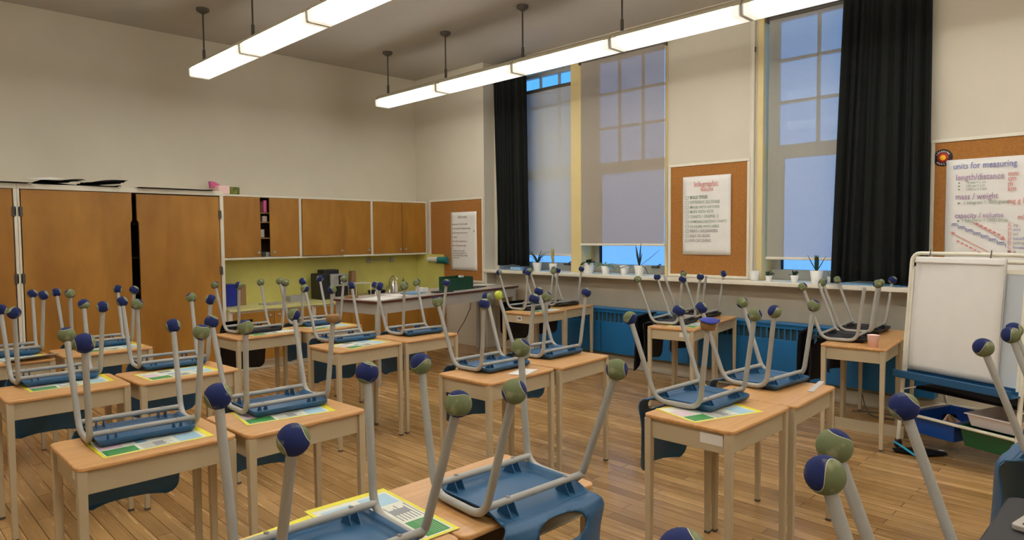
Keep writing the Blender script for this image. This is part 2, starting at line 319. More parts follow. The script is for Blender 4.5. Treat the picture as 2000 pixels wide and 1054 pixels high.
# windows
GY = 7.0
def window(nm, x0, x1, cols):
    f = MB()
    f.box(x0, x0 + .035, GY - .03, GY + .04, 1.125, 3.83); f.box(x1 - .035, x1, GY - .03, GY + .04, 1.125, 3.83)
    f.box(x0, x1, GY - .03, GY + .04, 3.79, 3.83); f.box(x0, x1, GY - .05, GY + .04, 1.125, 1.23)
    f.box(x0 + .035, x1 - .035, GY - .02, GY + .04, 2.38, 2.52)
    for c in cols: f.box(c - .015, c + .015, GY - .01, GY + .02, 2.52, 3.79)
    for z in (2.955, 3.385): f.box(x0 + .035, x1 - .035, GY - .01, GY + .02, z - .015, z + .015)
    # lower casement: double frame at the left
    f.box(x0 + .035, x0 + .09, GY - .045, GY, 1.23, 2.38); f.box(x0 + .1, x0 + .105, GY - .05, GY, 1.23, 2.38, 1)
    f.box(x1 - .07, x1 - .035, GY - .03, GY, 1.23, 2.38)
    o = struct(f.build(nm, [M['sash'], M['dark']], bevel=.003))
    p = MB().box(x0 + .03, x1 - .03, GY + .008, GY + .013, 1.23, 3.79).build('pane', M['glass'], o)
    h = MB().box(x1 - .32, x1 - .22, GY - .075, GY - .05, 1.2, 1.225).tube([(x1 - .27, GY - .07, 1.21), (x1 - .18, GY - .09, 1.25)], .008, 8).build('latch', M['rod'], o)
window('window_1', -7.0, -5.64, [-6.77, -6.43, -6.09, -5.77])
window('window_2', -5.47, -4.25, [-5.095, -4.745, -4.40])
window('window_3', -3.10, -1.78, [-2.667, -2.25])

# ---------------------------------------------------------------- roller blinds
def blind(x0, x1, y, z0, z1, m, label, head=True):
    r = empty('roller_blind', ((x0 + x1) / 2, y, z1)); w = (x1 - x0) / 2; h = z1 - z0
    tag(r, label, 'blind', 'roller blinds over the tall windows')
    g = MB().grid(lambda u, v: (-w + .02 + (2 * w - .04) * u, .003 * math.sin(5 * u + 3 * v), -.02 - (h - .03) * v), 6, 20)
    g.build('blind_cloth', m, r)
    MB().box(-w + .01, w - .01, -.012, .012, -h - .005, -h + .022).build('hem_bar', M['trim'], r, bevel=.006)
    MB().tube([(-w + .01, .02, 0), (w - .01, .02, 0)], .028, 12).box(-w, -w + .012, -.03, .05, -.04, .035).box(w - .012, w, -.03, .05, -.04, .035).build('roller', M['rod'], r)
    MB().tube([(w - .002, -.02, -.02), (w + .002, -.02, -h * .86)], .003, 6).build('pull_chain', M['trim'], r)
    return r
blind(-6.94, -5.655, 6.80, 1.335, 3.56, M['b1'], 'light grey roller blind beside the left black curtain, blue panes showing above it')
blind(-5.47, -4.222, 6.68, 1.475, 3.765, M['b2'], 'taupe roller blind in the middle window, between yellow casing and corkboard')
blind(-3.085, -1.80, 6.75, 1.345, 3.765, M['b3'], 'pale grey roller blind partly behind the right black curtain')
# ---------------------------------------------------------------- curtains
def curtain(xa, xb, xa2, xb2, y, z0, z1, label, folds, seed):
    r = empty('curtain', ((xa + xb) / 2, y, z1)); tag(r, label, 'curtain', 'black curtains at the windows')
    rnd = random.Random(seed); ph = [rnd.uniform(0, 6.28) for _ in range(6)]
    cx = (xa + xb) / 2
    def fn(u, v):
        x = (xa + (xb - xa) * u) * (1 - v) + (xa2 + (xb2 - xa2) * u) * v - cx
        w = u + .03 * math.sin(6.28 * u * 1.7 + ph[0] + v * .7)
        a = .032 * (1 - .35 * (1 - v)) * math.sin(6.28 * folds * w + ph[1]) + .022 * math.sin(6.28 * folds * .43 * w + ph[2] + v * 1.4) + .008 * math.sin(6.28 * folds * 2.3 * w + ph[3] + 2 * v)
        return (x, a, -(z1 - z0) * v + .012 * math.sin(9 * u + ph[4]) * v)
    MB().grid(fn, 120, 24).build('curtain_cloth', M['curtain'], r, solid=.004)
    MB().box(xa - cx - .03, xb - cx + .03, -.02, .02, .01, .045).build('curtain_rail', M['rod'], r)
curtain(-6.97, -6.36, -6.96, -6.30, 6.625, 1.195, 3.95, 'black curtain hanging in the left corner next to the pilaster', 9, 1)
curtain(-2.29, -1.60, -2.38, -1.57, 6.625, 1.15, 3.98, 'wide black curtain at the right, beside the measuring chart', 8, 5)

# ---------------------------------------------------------------- pin boards and posters
def board(x0, x1, z0, z1, y, label, right_dark=False):
    r = empty('cork_board', ((x0 + x1) / 2, y, (z0 + z1) / 2)); tag(r, label, 'bulletin board', 'cork bulletin boards')
    w = (x1 - x0) / 2; h = (z1 - z0) / 2; t = .028
    MB().box(-w + t, w - t, -.006, 0, -h + t, h - t).build('cork_panel', M['cork'], r)
    MB().box(-w, w, -.018, 0, h - t, h).box(-w, w, -.018, 0, -h, -h + t).box(-w, -w + t, -.018, 0, -h + t, h - t).box(w - t, w, -.018, 0, -h + t, h - t).build('frame', M['trim'], r, bevel=.003)
    return r
board(-8.33, -7.10, .93, 2.155, YB, 'cork bulletin board on the short corner wall beside the cupboards')
board(-4.20, -3.235, 1.13, 2.385, YW, 'cork bulletin board on the wall between two windows')
board(-1.60, .3, 1.13, 2.395, YW, 'cork bulletin board at the right edge, behind the flip chart easel')
def poster(nm, x0, x1, z0, z1, y, label, rz=0, curl=0):
    r = empty(nm, ((x0 + x1) / 2, y, (z0 + z1) / 2)); r.rotation_euler = (0, rz, 0)
    tag(r, label, 'poster'); w = (x1 - x0) / 2; h = (z1 - z0) / 2
    MB().grid(lambda u, v: (-w + 2 * w * u, -.003 - .003 * math.sin(7 * u + 4 * v) - curl * (v ** 6), h - 2 * h * v), 10, 14).build('paper_sheet', M['paper'], r, solid=.001)
    return r, w, h
r, w, h = poster('chart_paper', -7.81, -7.235, 1.10, 1.955, YB - .012, 'tall white handwritten chart paper pinned to the corner cork board')
def line(par, s, x, z, size, m, bold=.0, yy=-.0105): return text_mesh('lettering', s, size, m, T3(x, yy, z) @ FACE, par, bold * .5, xs=.78)
line(r, 'daily notes', -.12, h - .09, .06, M['ink_grey'])
for i, (s, c) in enumerate([('homework: if I don\'t work', 'ink_grey'), ('or I am in that Tuesday evening', 'ink_grey'), ('agenda: because that meant to', 'ink_brown'), ('do, easier', 'ink_brown'), ('work: before assignments on', 'ink_brown'), ('some of this printed, a day', 'ink_brown')]):
    line(r, s, -.26, h - .19 - i * .062, .042 if i < 2 else .037, M[c])
for i, s in enumerate(['Today is a week of April', 'where all goes together, but', 'we do notice weeks, on Friday', 'so keep cool']): line(r, s, -.24, h - .58 - i * .034, .034, M['ink_grey'])
MB().lathe([(.008, 0), (.008, .004), (.0, .006)], 10, T=T3(.23, -.006, h - .28) @ Matrix.Rotation(PI / 2, 4, 'X')).build('dot', M['dark'], r)
r, w, h = poster('chart_paper', -4.012, -3.44, 1.378, 2.236, YW - .014, 'white poster with red title and green checklist on the middle cork board')
line(r, 'Infographic', -.15, h - .115, .085, M['ink_red'], .0008); line(r, 'features', -.065, h - .165, .06, M['ink_red'], .0006)
for i, s in enumerate(['BOLD TITLES', 'DIFFERENT SECTIONS', 'IMAGES WITH CAPTIONS', 'MAPS WITH KEYS', 'CHARTS / GRAPHS  2', 'COMPARE/CONTRAST CHARTS', 'DIAGRAMS WITH LABELS', 'NEAT / ORGANIZED', 'EASY TO READ', 'EYE CATCHING']):
    z = h - .245 - i * .0525
    line(r, s, -.195, z, .047 if len(s) < 20 else .040, M['ink_dgreen'] if i == 0 else (M['ink_green'] if i < 7 else M['ink_grey']), .0012 if i == 0 else .0004)
    q = MB(); a = .017
    for (x0, x1, z0, z1) in ((-a, a, a - .003, a), (-a, a, -a, -a + .003), (-a, -a + .003, -a, a), (a - .003, a, -a, a)): q.box(-.23 + x0, -.23 + x1, -.0105, -.009, z + .015 + z0, z + .015 + z1)
    q.build('check_box', M['ink_green'], r)
r, w, h = poster('chart_paper', -1.482, -.62, 1.23, 2.212, YW - .014, 'large white measuring units chart pinned on the right cork board')
ox = -w
line(r, 'units for measuring', ox + .05, h - .08, .072, M['ink_blue'], .0008)
line(r, 'length/distance', ox + .07, h - .175, .072, M['ink_purple'], .0006)
for i, s in enumerate(['10 mm = 1 cm', '100 cm = 1 m', '1000 m = 1 km']):
    line(r, s, ox + .145, h - .207 - i * .027, .03, M['ink_green'])
    MB().box(ox + .09, ox + .102, -.011, -.009, h - .203 - i * .027, h - .193 - i * .027).build('bullet', M['ink_dgreen'], r)
line(r, 'mass / weight', ox + .07, h - .335, .07, M['ink_purple'], .0006)
line(r, '1 kilogram = 1000 grams', ox + .13, h - .375, .04, M['ink_green'])
MB().box(ox + .09, ox + .103, -.011, -.009, h - .373, h - .36).build('bullet', M['ink_dgreen'], r)
line(r, 'capacity / volume', ox + .07, h - .49, .062, M['ink_purple'], .0006)
line(r, '1 kiloliters = 1000 litres', ox + .12, h - .525, .042, M['ink_green'])
MB().box(ox + .09, ox + .103, -.011, -.009, h - .522, h - .509).build('bullet', M['ink_dgreen'], r)
for i, s in enumerate(['mm', 'cm', 'm', 'km']): line(r, s, ox + .43, h - .16 - i * .04, .06, M['ink_red'], .0008)
line(r, 'mg g kg', ox + .43, h - .38, .06, M['ink_red'], .0006); line(r, 'mL L kL', ox + .5, h - .51, .06, M['ink_red'], .0006)
st = MB(); x = ox + .045; z = h - .55
for i in range(7):
    st.box(x, x + .055, -.0108, -.009, z - .004, z); st.box(x + .051, x + .055, -.0108, -.009, z - .03, z); st.box(x + .006, x + .045, -.0108, -.009, z + .008, z + .016); x += .055; z -= .026
st.build('staircase_drawing', M['ink_blue'], r)
ar = MB()
def seg(ax, az, bx, bz, t=.0025):
    d = Vector((bx - ax, 0, bz - az)).normalized(); n = Vector((-d.z, 0, d.x)) * t; A = Vector((ax, 0, az)); B = Vector((bx, 0, bz))
    ar.prism([((A + n).x, (A + n).z), ((A - n).x, (A - n).z), ((B - n).x, (B - n).z), ((B + n).x, (B + n).z)], -.0108, -.009, axis='y')
seg(ox + .06, h - .62, ox + .31, h - .77); seg(ox + .2, h - .53, ox + .4, h - .66)
ar.prism([(ox + .045, h - .605), (ox + .075, h - .61), (ox + .055, h - .635)], -.0108, -.009, axis='y').prism([(ox + .41, h - .64), (ox + .425, h - .675), (ox + .39, h - .67)], -.0108, -.009, axis='y')
for k in range(6): seg(ox + .22 + k * .03, h - .535 - .018 * k, ox + .24 + k * .03, h - .545 - .018 * k, .006)
for k in range(6): seg(ox + .09 + k * .03, h - .68 - .018 * k, ox + .11 + k * .03, h - .69 - .018 * k, .006)
ar.build('arrow_drawing', M['ink_red'], r)
for i, (a, s) in enumerate([('K', 'ing'), ('H', 'enry'), ('D', 'ied'), ('U', 'nusually'), ('D', 'rinking'), ('C', 'hocolate'), ('M', 'ilk')]):
    line(r, a, ox + .44, h - .565 - i * .036, .042, M['ink_red'], .0006); line(r, s, ox + .475, h - .565 - i * .036, .034, M['ink_blue'] if i % 2 else M['ink_grey'])
bd = empty('wall_badge', (-1.512, YW - .008, 2.238)); tag(bd, 'round black badge with red and yellow target, beside measuring units chart', 'badge')
RX = Matrix.Rotation(PI / 2, 4, 'X')
MB().lathe([(.072, 0), (.072, .004), (0, .004)], 40, T=RX).build('disc', M['badge_black'], bd)
MB().lathe([(.042, .004), (.042, .0052), (0, .0052)], 32, T=RX).build('red_ring', M['badge_red'], bd)
MB().lathe([(.023, .005), (.023, .0065), (0, .0065)], 32, T=RX).build('yellow_bullseye', M['badge_yel'], bd)
for s, a0, st_ in (('LEARNING', 2.55, -.28), ('GOALS', -2.35, .33)):
    for i, c in enumerate(s):
        a = a0 + st_ * i; rr = .047 if st_ < 0 else .061
        rot = (a - PI / 2) if st_ < 0 else (a + PI / 2)
        text_mesh('lettering', c, .019, M['badge_txt'], T3(rr * math.cos(a), -.0055, rr * math.sin(a)) @ FACE @ Matrix.Rotation(rot, 4, 'Z') , bd, .0006, 'CENTER')
# strap on the wall
MB().box(-.0, .012, -.01, 0, 0, .05).build('hook', M['rod'], tag(empty('wall_hook', (-3.19, YW - .02, 3.45)), 'small dark hook on pipe by right window', 'hook'))

# ---------------------------------------------------------------- radiator
r = empty('radiator', (-3.85, 6.56, 0)); tag(r, 'long blue painted radiator cover under the window sill', 'radiator')
g = MB(); x0, x1 = -2.4, 2.35
g.box(x0, x1, 0, .13, .18, .555).box(x0, x1, 0, .13, .665, .70).box(x0, x0 + .02, 0, .13, .555, .665).box(x1 - .02, x1, 0, .13, .555, .665)
g.build('cover', M['rad'], r, bevel=.004)
MB().box(x0 - .01, x1 + .01, -.012, .135, .70, .722).build('top_cap', M['rad'], r, bevel=.006)
gr = MB(); n = 78
for i in range(n + 1):
    xx = x0 + .02 + (x1 - x0 - .04) * i / n; gr.box(xx - .006, xx + .006, 0, .012, .555, .665)
gr.build('grille', M['rad'], r)
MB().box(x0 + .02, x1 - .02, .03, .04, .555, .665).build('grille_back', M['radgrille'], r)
for xx in (-1.2, 0, 1.2): MB().box(xx - .003, xx + .003, -.003, 0, .19, .55).build('panel_joint', M['dark'], r)

# ---------------------------------------------------------------- cupboards
def knob(parent, x, y, z, m=None):
    MB().lathe([(.006, 0), (.006, .012), (.015, .018), (.016, .026), (.008, .031), (0, .032)], 14, T=T3(x, y, z) @ Matrix.Rotation(PI / 2, 4, 'Y')).build('knob', m or M['silver'], parent)
def hinge(parent, x, y, z): MB().tube([(x, y, z - .05), (x, y, z + .05)], .010, 8).box(x - .006, x + .002, y - .018, y + .018, z - .045, z + .045).build('hinge', M['rod'], parent)
# tall cupboards (front plane x=-8.0)
def tall(y0, y1, label, posts, doors):
    r = empty('tall_cupboard', (-8.325, (y0 + y1) / 2, 0)); tag(r, label, 'cupboard', 'tall plywood cupboards along the left wall'); cy = (y0 + y1) / 2
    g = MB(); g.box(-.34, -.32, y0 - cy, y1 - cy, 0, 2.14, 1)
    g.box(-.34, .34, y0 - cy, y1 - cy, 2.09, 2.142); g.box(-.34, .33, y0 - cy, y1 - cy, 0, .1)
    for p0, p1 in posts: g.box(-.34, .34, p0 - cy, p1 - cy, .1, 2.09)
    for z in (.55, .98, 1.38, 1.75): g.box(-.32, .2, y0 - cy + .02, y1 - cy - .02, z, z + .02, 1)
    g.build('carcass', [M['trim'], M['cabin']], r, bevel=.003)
    for pts, hs in doors:
        d = MB().prism([(y - cy, z) for y, z in pts], .305, .332, axis='x').build('door', M['cab'], r, bevel=.003)
        for (hy, hz) in hs: hinge(d, .338, hy - cy, hz)
zn, zb2 = 1.80, .86
tall(-1.6, 1.24, 'tall plywood cupboard at the left edge, one wide door showing', [(1.213, 1.24), (-1.6, -1.57), (.0, .03)],
     [([(.04, .11), (1.205, .11), (1.205, 2.085), (.04, 2.085)], [(1.212, 1.87), (1.212, .5), (1.212, 1.22)]), ([(-1.56, .11), (-.01, .11), (-.01, 2.085), (-1.56, 2.085)], [])])
tall(1.242, 3.21, 'tall two-door plywood cupboard with black notch handles between the doors', [(1.242, 1.262), (3.17, 3.21)],
     [([(1.272, .11), (2.243, .11), (2.243, zb2), (2.225, zb2 + .03), (2.225, zn - .03), (2.243, zn), (2.243, 2.085), (1.272, 2.085)], [(1.265, 1.87), (1.265, .5), (1.265, 1.22)]),
      ([(2.288, .11), (3.162, .11), (3.162, 2.078), (2.288, 2.078), (2.288, zn), (2.306, zn - .03), (2.306, zb2 + .03), (2.288, zb2)], [(3.168, 1.87), (3.168, .5), (3.168, 1.22)])])
# upper cupboards (front plane x=-8.40)
def upper(y0, y1, label, doors, shelves=False):
    r = empty('wall_cupboard', (-8.54, (y0 + y1) / 2, 1.35)); tag(r, label, 'cupboard', 'wall cupboards above the counter'); cy = (y0 + y1) / 2
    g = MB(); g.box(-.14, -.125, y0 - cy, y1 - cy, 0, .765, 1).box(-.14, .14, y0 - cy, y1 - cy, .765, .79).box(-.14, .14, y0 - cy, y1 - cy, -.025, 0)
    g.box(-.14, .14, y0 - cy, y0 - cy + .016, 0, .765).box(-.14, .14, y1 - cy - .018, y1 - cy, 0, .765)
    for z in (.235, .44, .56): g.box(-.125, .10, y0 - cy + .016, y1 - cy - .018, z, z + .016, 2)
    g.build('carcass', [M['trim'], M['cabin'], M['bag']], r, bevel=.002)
    for a, b_, kn, dx in doors:
        d = MB().box(.12 + dx, .14 + dx, a - cy, b_ - cy, .004, .762).build('door', M['cab'], r, bevel=.003)
        knob(d, .14 + dx, kn - cy, .03 + .03)
upper(3.24, 4.39, 'leftmost wall cupboard with an open gap showing dark shelves', [(3.262, 3.842, 3.80, 0), (3.966, 4.368, 4.01, 0)])
upper(4.392, 5.51, 'middle wall cupboard with its wide left door standing slightly proud', [(4.412, 5.035, 4.99, .02), (5.04, 5.49, 5.44, -.004)])
upper(5.512, 6.51, 'rightmost wall cupboard touching the corner wall', [(5.535, 6.04, 5.99, 0), (6.048, 6.485, 6.09, 0)])
for i, (y, z, wd_, hh, m_) in enumerate([(3.87, 1.93, .03, .13, 'book'), (3.91, 1.93, .04, .15, 'hotpink'), (3.86, 1.61, .05, .1, 'grey_lam'), (3.93, 1.37, .05, .06, 'silver'), (3.89, 1.81, .06, .07, 'grey_lam')]):
    o = MB().box(-.09, .09, 0, wd_, 0, hh).build('book' if m_ in ('book', 'hotpink') else 'storage_tin', M[m_]); o.location = (-8.54, y, {1.93: 1.93, 1.61: 1.606, 1.37: 1.352, 1.81: 1.808}[z])
    tag(o, ['thin dark red book on the top shelf in the open cupboard gap', 'pink-spined book on the top shelf in the open cupboard gap', 'small grey tin on the second shelf in the cupboard gap', 'silver tin at the bottom of the open cupboard gap', 'squat grey tin under the top shelf in the cupboard gap'][i], 'book' if m_ in ('book', 'hotpink') else 'tin')
# base cupboards
def base(y0, y1, label, splits, knobs):
    r = empty('base_cupboard', (-8.29, (y0 + y1) / 2, 0)); tag(r, label, 'cupboard', 'base cupboards under the counter'); cy = (y0 + y1) / 2
    g = MB(); g.box(-.38, .36, y0 - cy, y1 - cy, .1, .725).box(-.38, .28, y0 - cy, y1 - cy, 0, .1).box(.28, .30, y0 - cy, y1 - cy, 0, .02)
    g.build('carcass', M['trim'], r, bevel=.003)
    for (a, b_), kn in zip(splits, knobs):
        d = MB().box(.36, .38, a - cy, b_ - cy, .125, .705).build('door', M['cab'], r, bevel=.003); knob(d, .38, kn - cy, .655)
base(3.22, 4.30, 'base cupboard at the left end of the pale green counter', [(3.26, 3.755), (3.765, 4.27)], [3.70, 3.82])
base(4.302, 5.40, 'middle base cupboard below the coffee maker', [(4.335, 4.845), (4.855, 5.37)], [4.80, 4.90])
base(5.402, 6.51, 'base cupboard under the sink, behind the long work table', [(5.43, 5.95), (5.96, 6.48)], [5.90, 6.01])
o = MB().box(-8.68, -7.90, 3.22, 5.45, .727, .752).build('countertop', M['counter'], bevel=.004); tag(o, 'pale lime laminate countertop holding the coffee maker', 'countertop')
o = empty('sink_counter', (-8.29, 5.98, .752)); tag(o, 'dark sink counter with recessed basin near the corner', 'sink')
MB().box(-.39, .39, -.53, -.3, -.025, 0).box(-.39, .39, .3, .54, -.025, 0).box(-.39, -.22, -.3, .3, -.025, 0).box(.22, .39, -.3, .3, -.025, 0).build('surround', M['steel'], o, bevel=.004)
MB().box(-.21, .21, -.29, .29, -.022, -.016).box(-.22, -.21, -.3, .3, -.022, .0).build('basin', M['chrome'], o)
fa = empty('faucet', (-8.55, 5.9, .752)); tag(fa, 'chrome swan-neck faucet behind the sink', 'faucet')
MB().lathe([(.025, 0), (.022, .02), (.014, .04), (.012, .12)], 14).build('base', M['chrome'], fa)
MB().tube(fillet([(0, 0, .1), (0, 0, .2), (.08, .03, .28), (.14, .05, .2)], .06), .011, 10).build('spout', M['chrome'], fa)
MB().tube([(0, -.05, .03), (0, -.05, .075), (.04, -.06, .1)], .008, 8).build('handle', M['chrome'], fa)
o = struct(MB().box(-8.68, -8.665, 3.21, 6.52, .752, 1.325).build('trim_7', M['green_lam'])); o['label'] = 'lime green backsplash'
o = struct(MB().box(-8.665, -7.99, 6.488, 6.52, .752, 1.325).build('trim_8', M['green_lam'])); o['label'] = 'lime green backsplash return'
# counter items
def lathe_obj(name, prof, m, loc, label, cat, seg=20, group=None):
    o = MB().lathe(prof, seg).build(name, m); o.location = loc; return tag(o, label, cat, group)
r = empty('storage_tub', (-8.46, 3.42, .752)); tag(r, 'royal blue plastic tub at the left end of the counter', 'tub')
MB().prism([(-.07, 0), (.07, 0), (.085, .26), (-.085, .26)], -.1, .1, axis='y', T=RZ(PI / 2)).build('tub_body', M['bluebox'], r, bevel=.008)
MB().box(-.11, .11, -.095, .095, .255, .27).build('rim', M['bluebox'], r, bevel=.004)
o = MB().box(-.1, .1, -.05, .05, 0, .26).build('cardboard_box', M['bag'], bevel=.003); o.location = (-8.5, 3.58, .752); tag(o, 'brown cardboard box beside the blue tub', 'box')
o = MB().box(-.12, .12, -.19, .19, 0, .012).build('notebook', M['grey_lam'], bevel=.002); o.location = (-8.3, 3.98, .752); o.rotation_euler = (0, 0, .3); tag(o, 'flat grey notebook lying on the counter', 'notebook')
r = empty('plastic_tray', (-8.45, 4.33, .752)); tag(r, 'translucent white tray on the counter, left of coffee maker', 'tray')
MB().box(-.1, .1, -.13, .13, 0, .006).box(-.1, -.094, -.13, .13, 0, .07).box(.094, .1, -.13, .13, 0, .07).box(-.1, .1, -.13, -.124, 0, .07).box(-.1, .1, .124, .13, 0, .07).build('tray_body', M['silver'], r, bevel=.003)
r = empty('coffee_maker', (-8.42, 4.82, .752)); tag(r, 'black and silver coffee maker on the lime counter', 'coffee maker')
MB().box(-.15, .13, -.21, -.07, 0, .35).box(-.13, .05, -.12, .12, .33, .40).build('body', M['black'], r, bevel=.012)
MB().box(-.1, .15, -.07, .2, .17, .34).box(-.1, .15, -.07, .0, 0, .17).box(-.1, .15, -.0, .2, 0, .03).build('silver_shell', M['silver'], r, bevel=.012)
MB().box(.15, .154, .05, .13, .2, .32).box(-.05, .149, .01, .19, .035, .165).build('black_panel', M['dark'], r)
MB().lathe([(.012, 0), (.012, .02), (0, .022)], 12, T=T3(.152, .09, .22) @ Matrix.Rotation(PI / 2, 4, 'Y')).build('dial', M['white'], r)
MB().lathe([(.04, .03), (.05, .06), (.05, .11), (.03, .14)], 18, T=T3(.06, .1, 0)).build('carafe', M['clear'], r)
r = MB().prism([(-.05, 0), (.07, 0), (.05, .36), (-.01, .36)], -.05, .05, axis='y', T=RZ(PI / 2)).build('paper_bag', M['bag'], bevel=.01); r.location = (-8.55, 5.24, .752); tag(r, 'tall brown paper bag against the lime backsplash', 'bag')
r = empty('wire_rack', (-8.3, 5.22, .752)); tag(r, 'small white wire rack on the counter', 'rack')
for dx in (-.1, .1):
    for dy in (-.12, .12): MB().tube([(dx, dy, 0), (dx, dy, .2)], .005, 8).build('leg', M['white'], r)
MB().box(-.105, .105, -.125, .125, .195, .203).build('shelf', M['white'], r)
lathe_obj('dish_tub', [(.0, 0), (.11, 0), (.13, .07), (.135, .075), (.12, .07), (.1, .01), (0, .01)], M['black'], (-8.34, 5.53, .752), 'black round dish tub between wire rack and sink', 'tub')
lathe_obj('soap_bottle', [(.03, 0), (.032, .02), (.032, .12), (.012, .15), (.012, .17), (.02, .172), (.02, .19), (.006, .2), (.006, .22), (0, .222)], M['leafl'], (-8.5, 6.12, .752), 'green pump soap bottle by the sink', 'bottle')
lathe_obj('dish_bottle', [(.025, 0), (.027, .02), (.027, .11), (.01, .14), (.01, .18), (0, .182)], M['traypink'], (-8.52, 6.0, .752), 'slim clear bottle left of the green soap bottle', 'bottle')
r = empty('wall_hook_rail', (-8.66, 5.8, 1.25)); tag(r, 'metal towel hook rail under the wall cupboards', 'hook rail')
for dy in (-.2, .22): MB().box(-.005, .03, dy - .03, dy + .03, -.035, .035).build('bracket', M['silver'], r, bevel=.004)
MB().tube([(.02, -.2, 0), (.02, .22, 0)], .004, 8).build('rail', M['silver'], r)
r = empty('paper_towel_holder', (-8.02, 6.44, 1.25)); tag(r, 'teal holder with white paper towel roll on the corner wall', 'towel holder')
MB().tube([(-.25, 0, 0), (-.02, 0, 0)], .04, 16).build('paper_roll', M['white'], r)
MB().tube([(-.02, 0, 0), (.16, .02, 0)], .042, 16).box(-.12, .16, .03, .064, -.06, -.035).build('holder', M['teal'], r)
# things on top of the cupboards
pap = [(-8.13, 1.56, .30, .34, .2, .045), (-8.13, 1.97, .34, .38, -.15, .06), (-8.1, 1.10, .34, .5, .03, .012), (-8.12, 2.70, .36, .8, .02, .012)]
for i, (x, y, a, b_, rz, hh) in enumerate(pap):
    g = MB()
    for k in range(3 if i < 2 else 1):
        g.grid(lambda u, v, k=k: ((u - .5) * a + .02 * k, (v - .5) * b_ + .03 * k, .004 + .012 * k + hh * math.sin(PI * u) * .4 * abs(math.sin(3 * v + i + k)) + hh * .6 * v * (k > 0)), 8, 8)
    o = g.build('black_card_sheets', M['cloth'], solid=.003); o.location = (x, y, 2.145); o.rotation_euler = (0, 0, rz)
    tag(o, ['loose pile of curled black card above the left door', 'rumpled stack of black card above the wide cupboard door', 'thin flat black card at the far left cupboard top', 'long flat black card on the cupboard top at right'][i], 'card', 'black cards on the tall cupboards')
o = MB().box(-.15, .15, -.12, .12, 0, .004).build('paper_sheet', M['paper']); o.location = (-8.05, 1.48, 2.2); o.rotation_euler = (.1, .1, .2); tag(o, 'white sheet tucked under the curled black cards', 'paper')
r = empty('magazine_box', (-8.50, 3.385, 2.142)); tag(r, 'pink file box with hot pink flap above the cupboards', 'box')
MB().box(-.1, .1, -.06, .075, 0, .1).build('box_body', M['pink'], r, bevel=.003); MB().prism([(-.1, .08), (.04, .085), (-.0, .12), (-.06, .15), (-.11, .155)], -.09, -.02, axis='x').build('flap', M['hotpink'], r)
o = MB().box(-.08, .08, -.065, .065, 0, .09).build('patterned_box', [mat('dark_leaf_pattern', (120, 128, 44), .6, noise_amt=.9, scale=22)], bevel=.01); o.location = (-8.50, 3.53, 2.142); tag(o, 'small dark box with yellow-green leaf pattern beside pink box', 'box')

# ---------------------------------------------------------------- long work table
r = empty('work_table', (-6.06, 4.01, 0)); r.rotation_euler = (0, 0, math.radians(9.9)); tag(r, 'long grey-topped work table with maroon edge below the corner board', 'table')
zt = .92; TL, TD = 2.64, .69
# local: y along length, -x depth
MB().box(-TD, 0, 0, TL, zt - .006, zt).build('tabletop', M['grey_lam'], r)
MB().box(-TD - .003, .003, -.003, TL + .003, zt - .028, zt - .006).build('edge_band', M['redge'], r, bevel=.003)
MB().box(-.04, -.02, .03, TL - .03, zt - .15, zt - .028).box(-TD + .02, -TD + .04, .03, TL - .03, zt - .15, zt - .028).box(-TD + .04, -.04, .03, .05, zt - .15, zt - .028).box(-TD + .04, -.04, TL - .05, TL - .03, zt - .15, zt - .028).build('apron', M['tabmet'], r, bevel=.003)
for lx in (-.035, -TD + .035):
    for ly in (.05, TL - .06): MB().box(lx - .022, lx + .022, ly - .022, ly + .022, 0, zt - .028).build('leg', M['tabmet'], r, bevel=.004)
MB().tube([(-.035, TL - .06, .62), (-TD + .035, TL - .06, .62)], .01, 8).build('stretcher', M['tabmet'], r)
def on_table(o, x, y, rz=0, z=zt + .001):
    c = math.cos(math.radians(9.9)); s = math.sin(math.radians(9.9)); o.location = (-6.06 + x * c - y * s, 4.01 + x * s + y * c, z); o.rotation_euler = (0, 0, math.radians(9.9) + rz); return o
o = empty('binder_box', (0, 0, 0)); on_table(o, -.26, 1.62); tag(o, 'dark green document box standing on the long work table', 'box')
MB().box(-.1, .1, -.21, .23, 0, .006).box(.094, .1, -.21, .23, 0, .15).box(-.1, -.094, -.21, .23, 0, .17).box(-.1, .1, -.21, -.204, 0, .16).box(-.1, .1, .224, .23, 0, .16).build('box_body', M['folder'], o, bevel=.002)
MB().box(-.04, .0, .1, .16, .15, .175).build('tab', M['white'], o)
for i, (x, y, sx, sy, hz, rz, m_, nm, lb) in enumerate([
    (-.2, .25, .3, .42, .004, .3, 'paper', 'paper_sheet', 'white papers near the left end of the work table'), (-.35, .62, .3, .2, .004, -.2, 'paper', 'paper_sheet', 'white paper sheet in the middle of the work table'),
    (-.34, .92, .2, .24, .012, .2, 'mdb', 'folder', 'light blue folder on the work table, left of the green box'), (-.42, 1.16, .10, .12, .05, .1, 'white', 'tape_dispenser', 'white tape dispenser in front of the lime corner'),
    (-.14, 1.22, .12, .26, .015, -.2, 'black', 'pencil_case', 'flat black pencil case left of the green document box'), (-.28, 2.05, .16, .34, .01, .2, 'black', 'clipboard', 'black clipboard right of the green document box'),
    (-.45, 2.45, .2, .3, .006, .1, 'paper', 'paper_sheet', 'white sheets at the far end of the work table'), (-.5, .1, .1, .12, .03, .2, 'bag', 'sponge', 'small tan sponge at the left end of the work table')]):
    o = MB().box(-sx / 2, sx / 2, -sy / 2, sy / 2, 0, hz).build(nm, M[m_], bevel=.002 if hz > .008 else 0); on_table(o, x, y, rz); tag(o, lb, nm.replace('_', ' '))
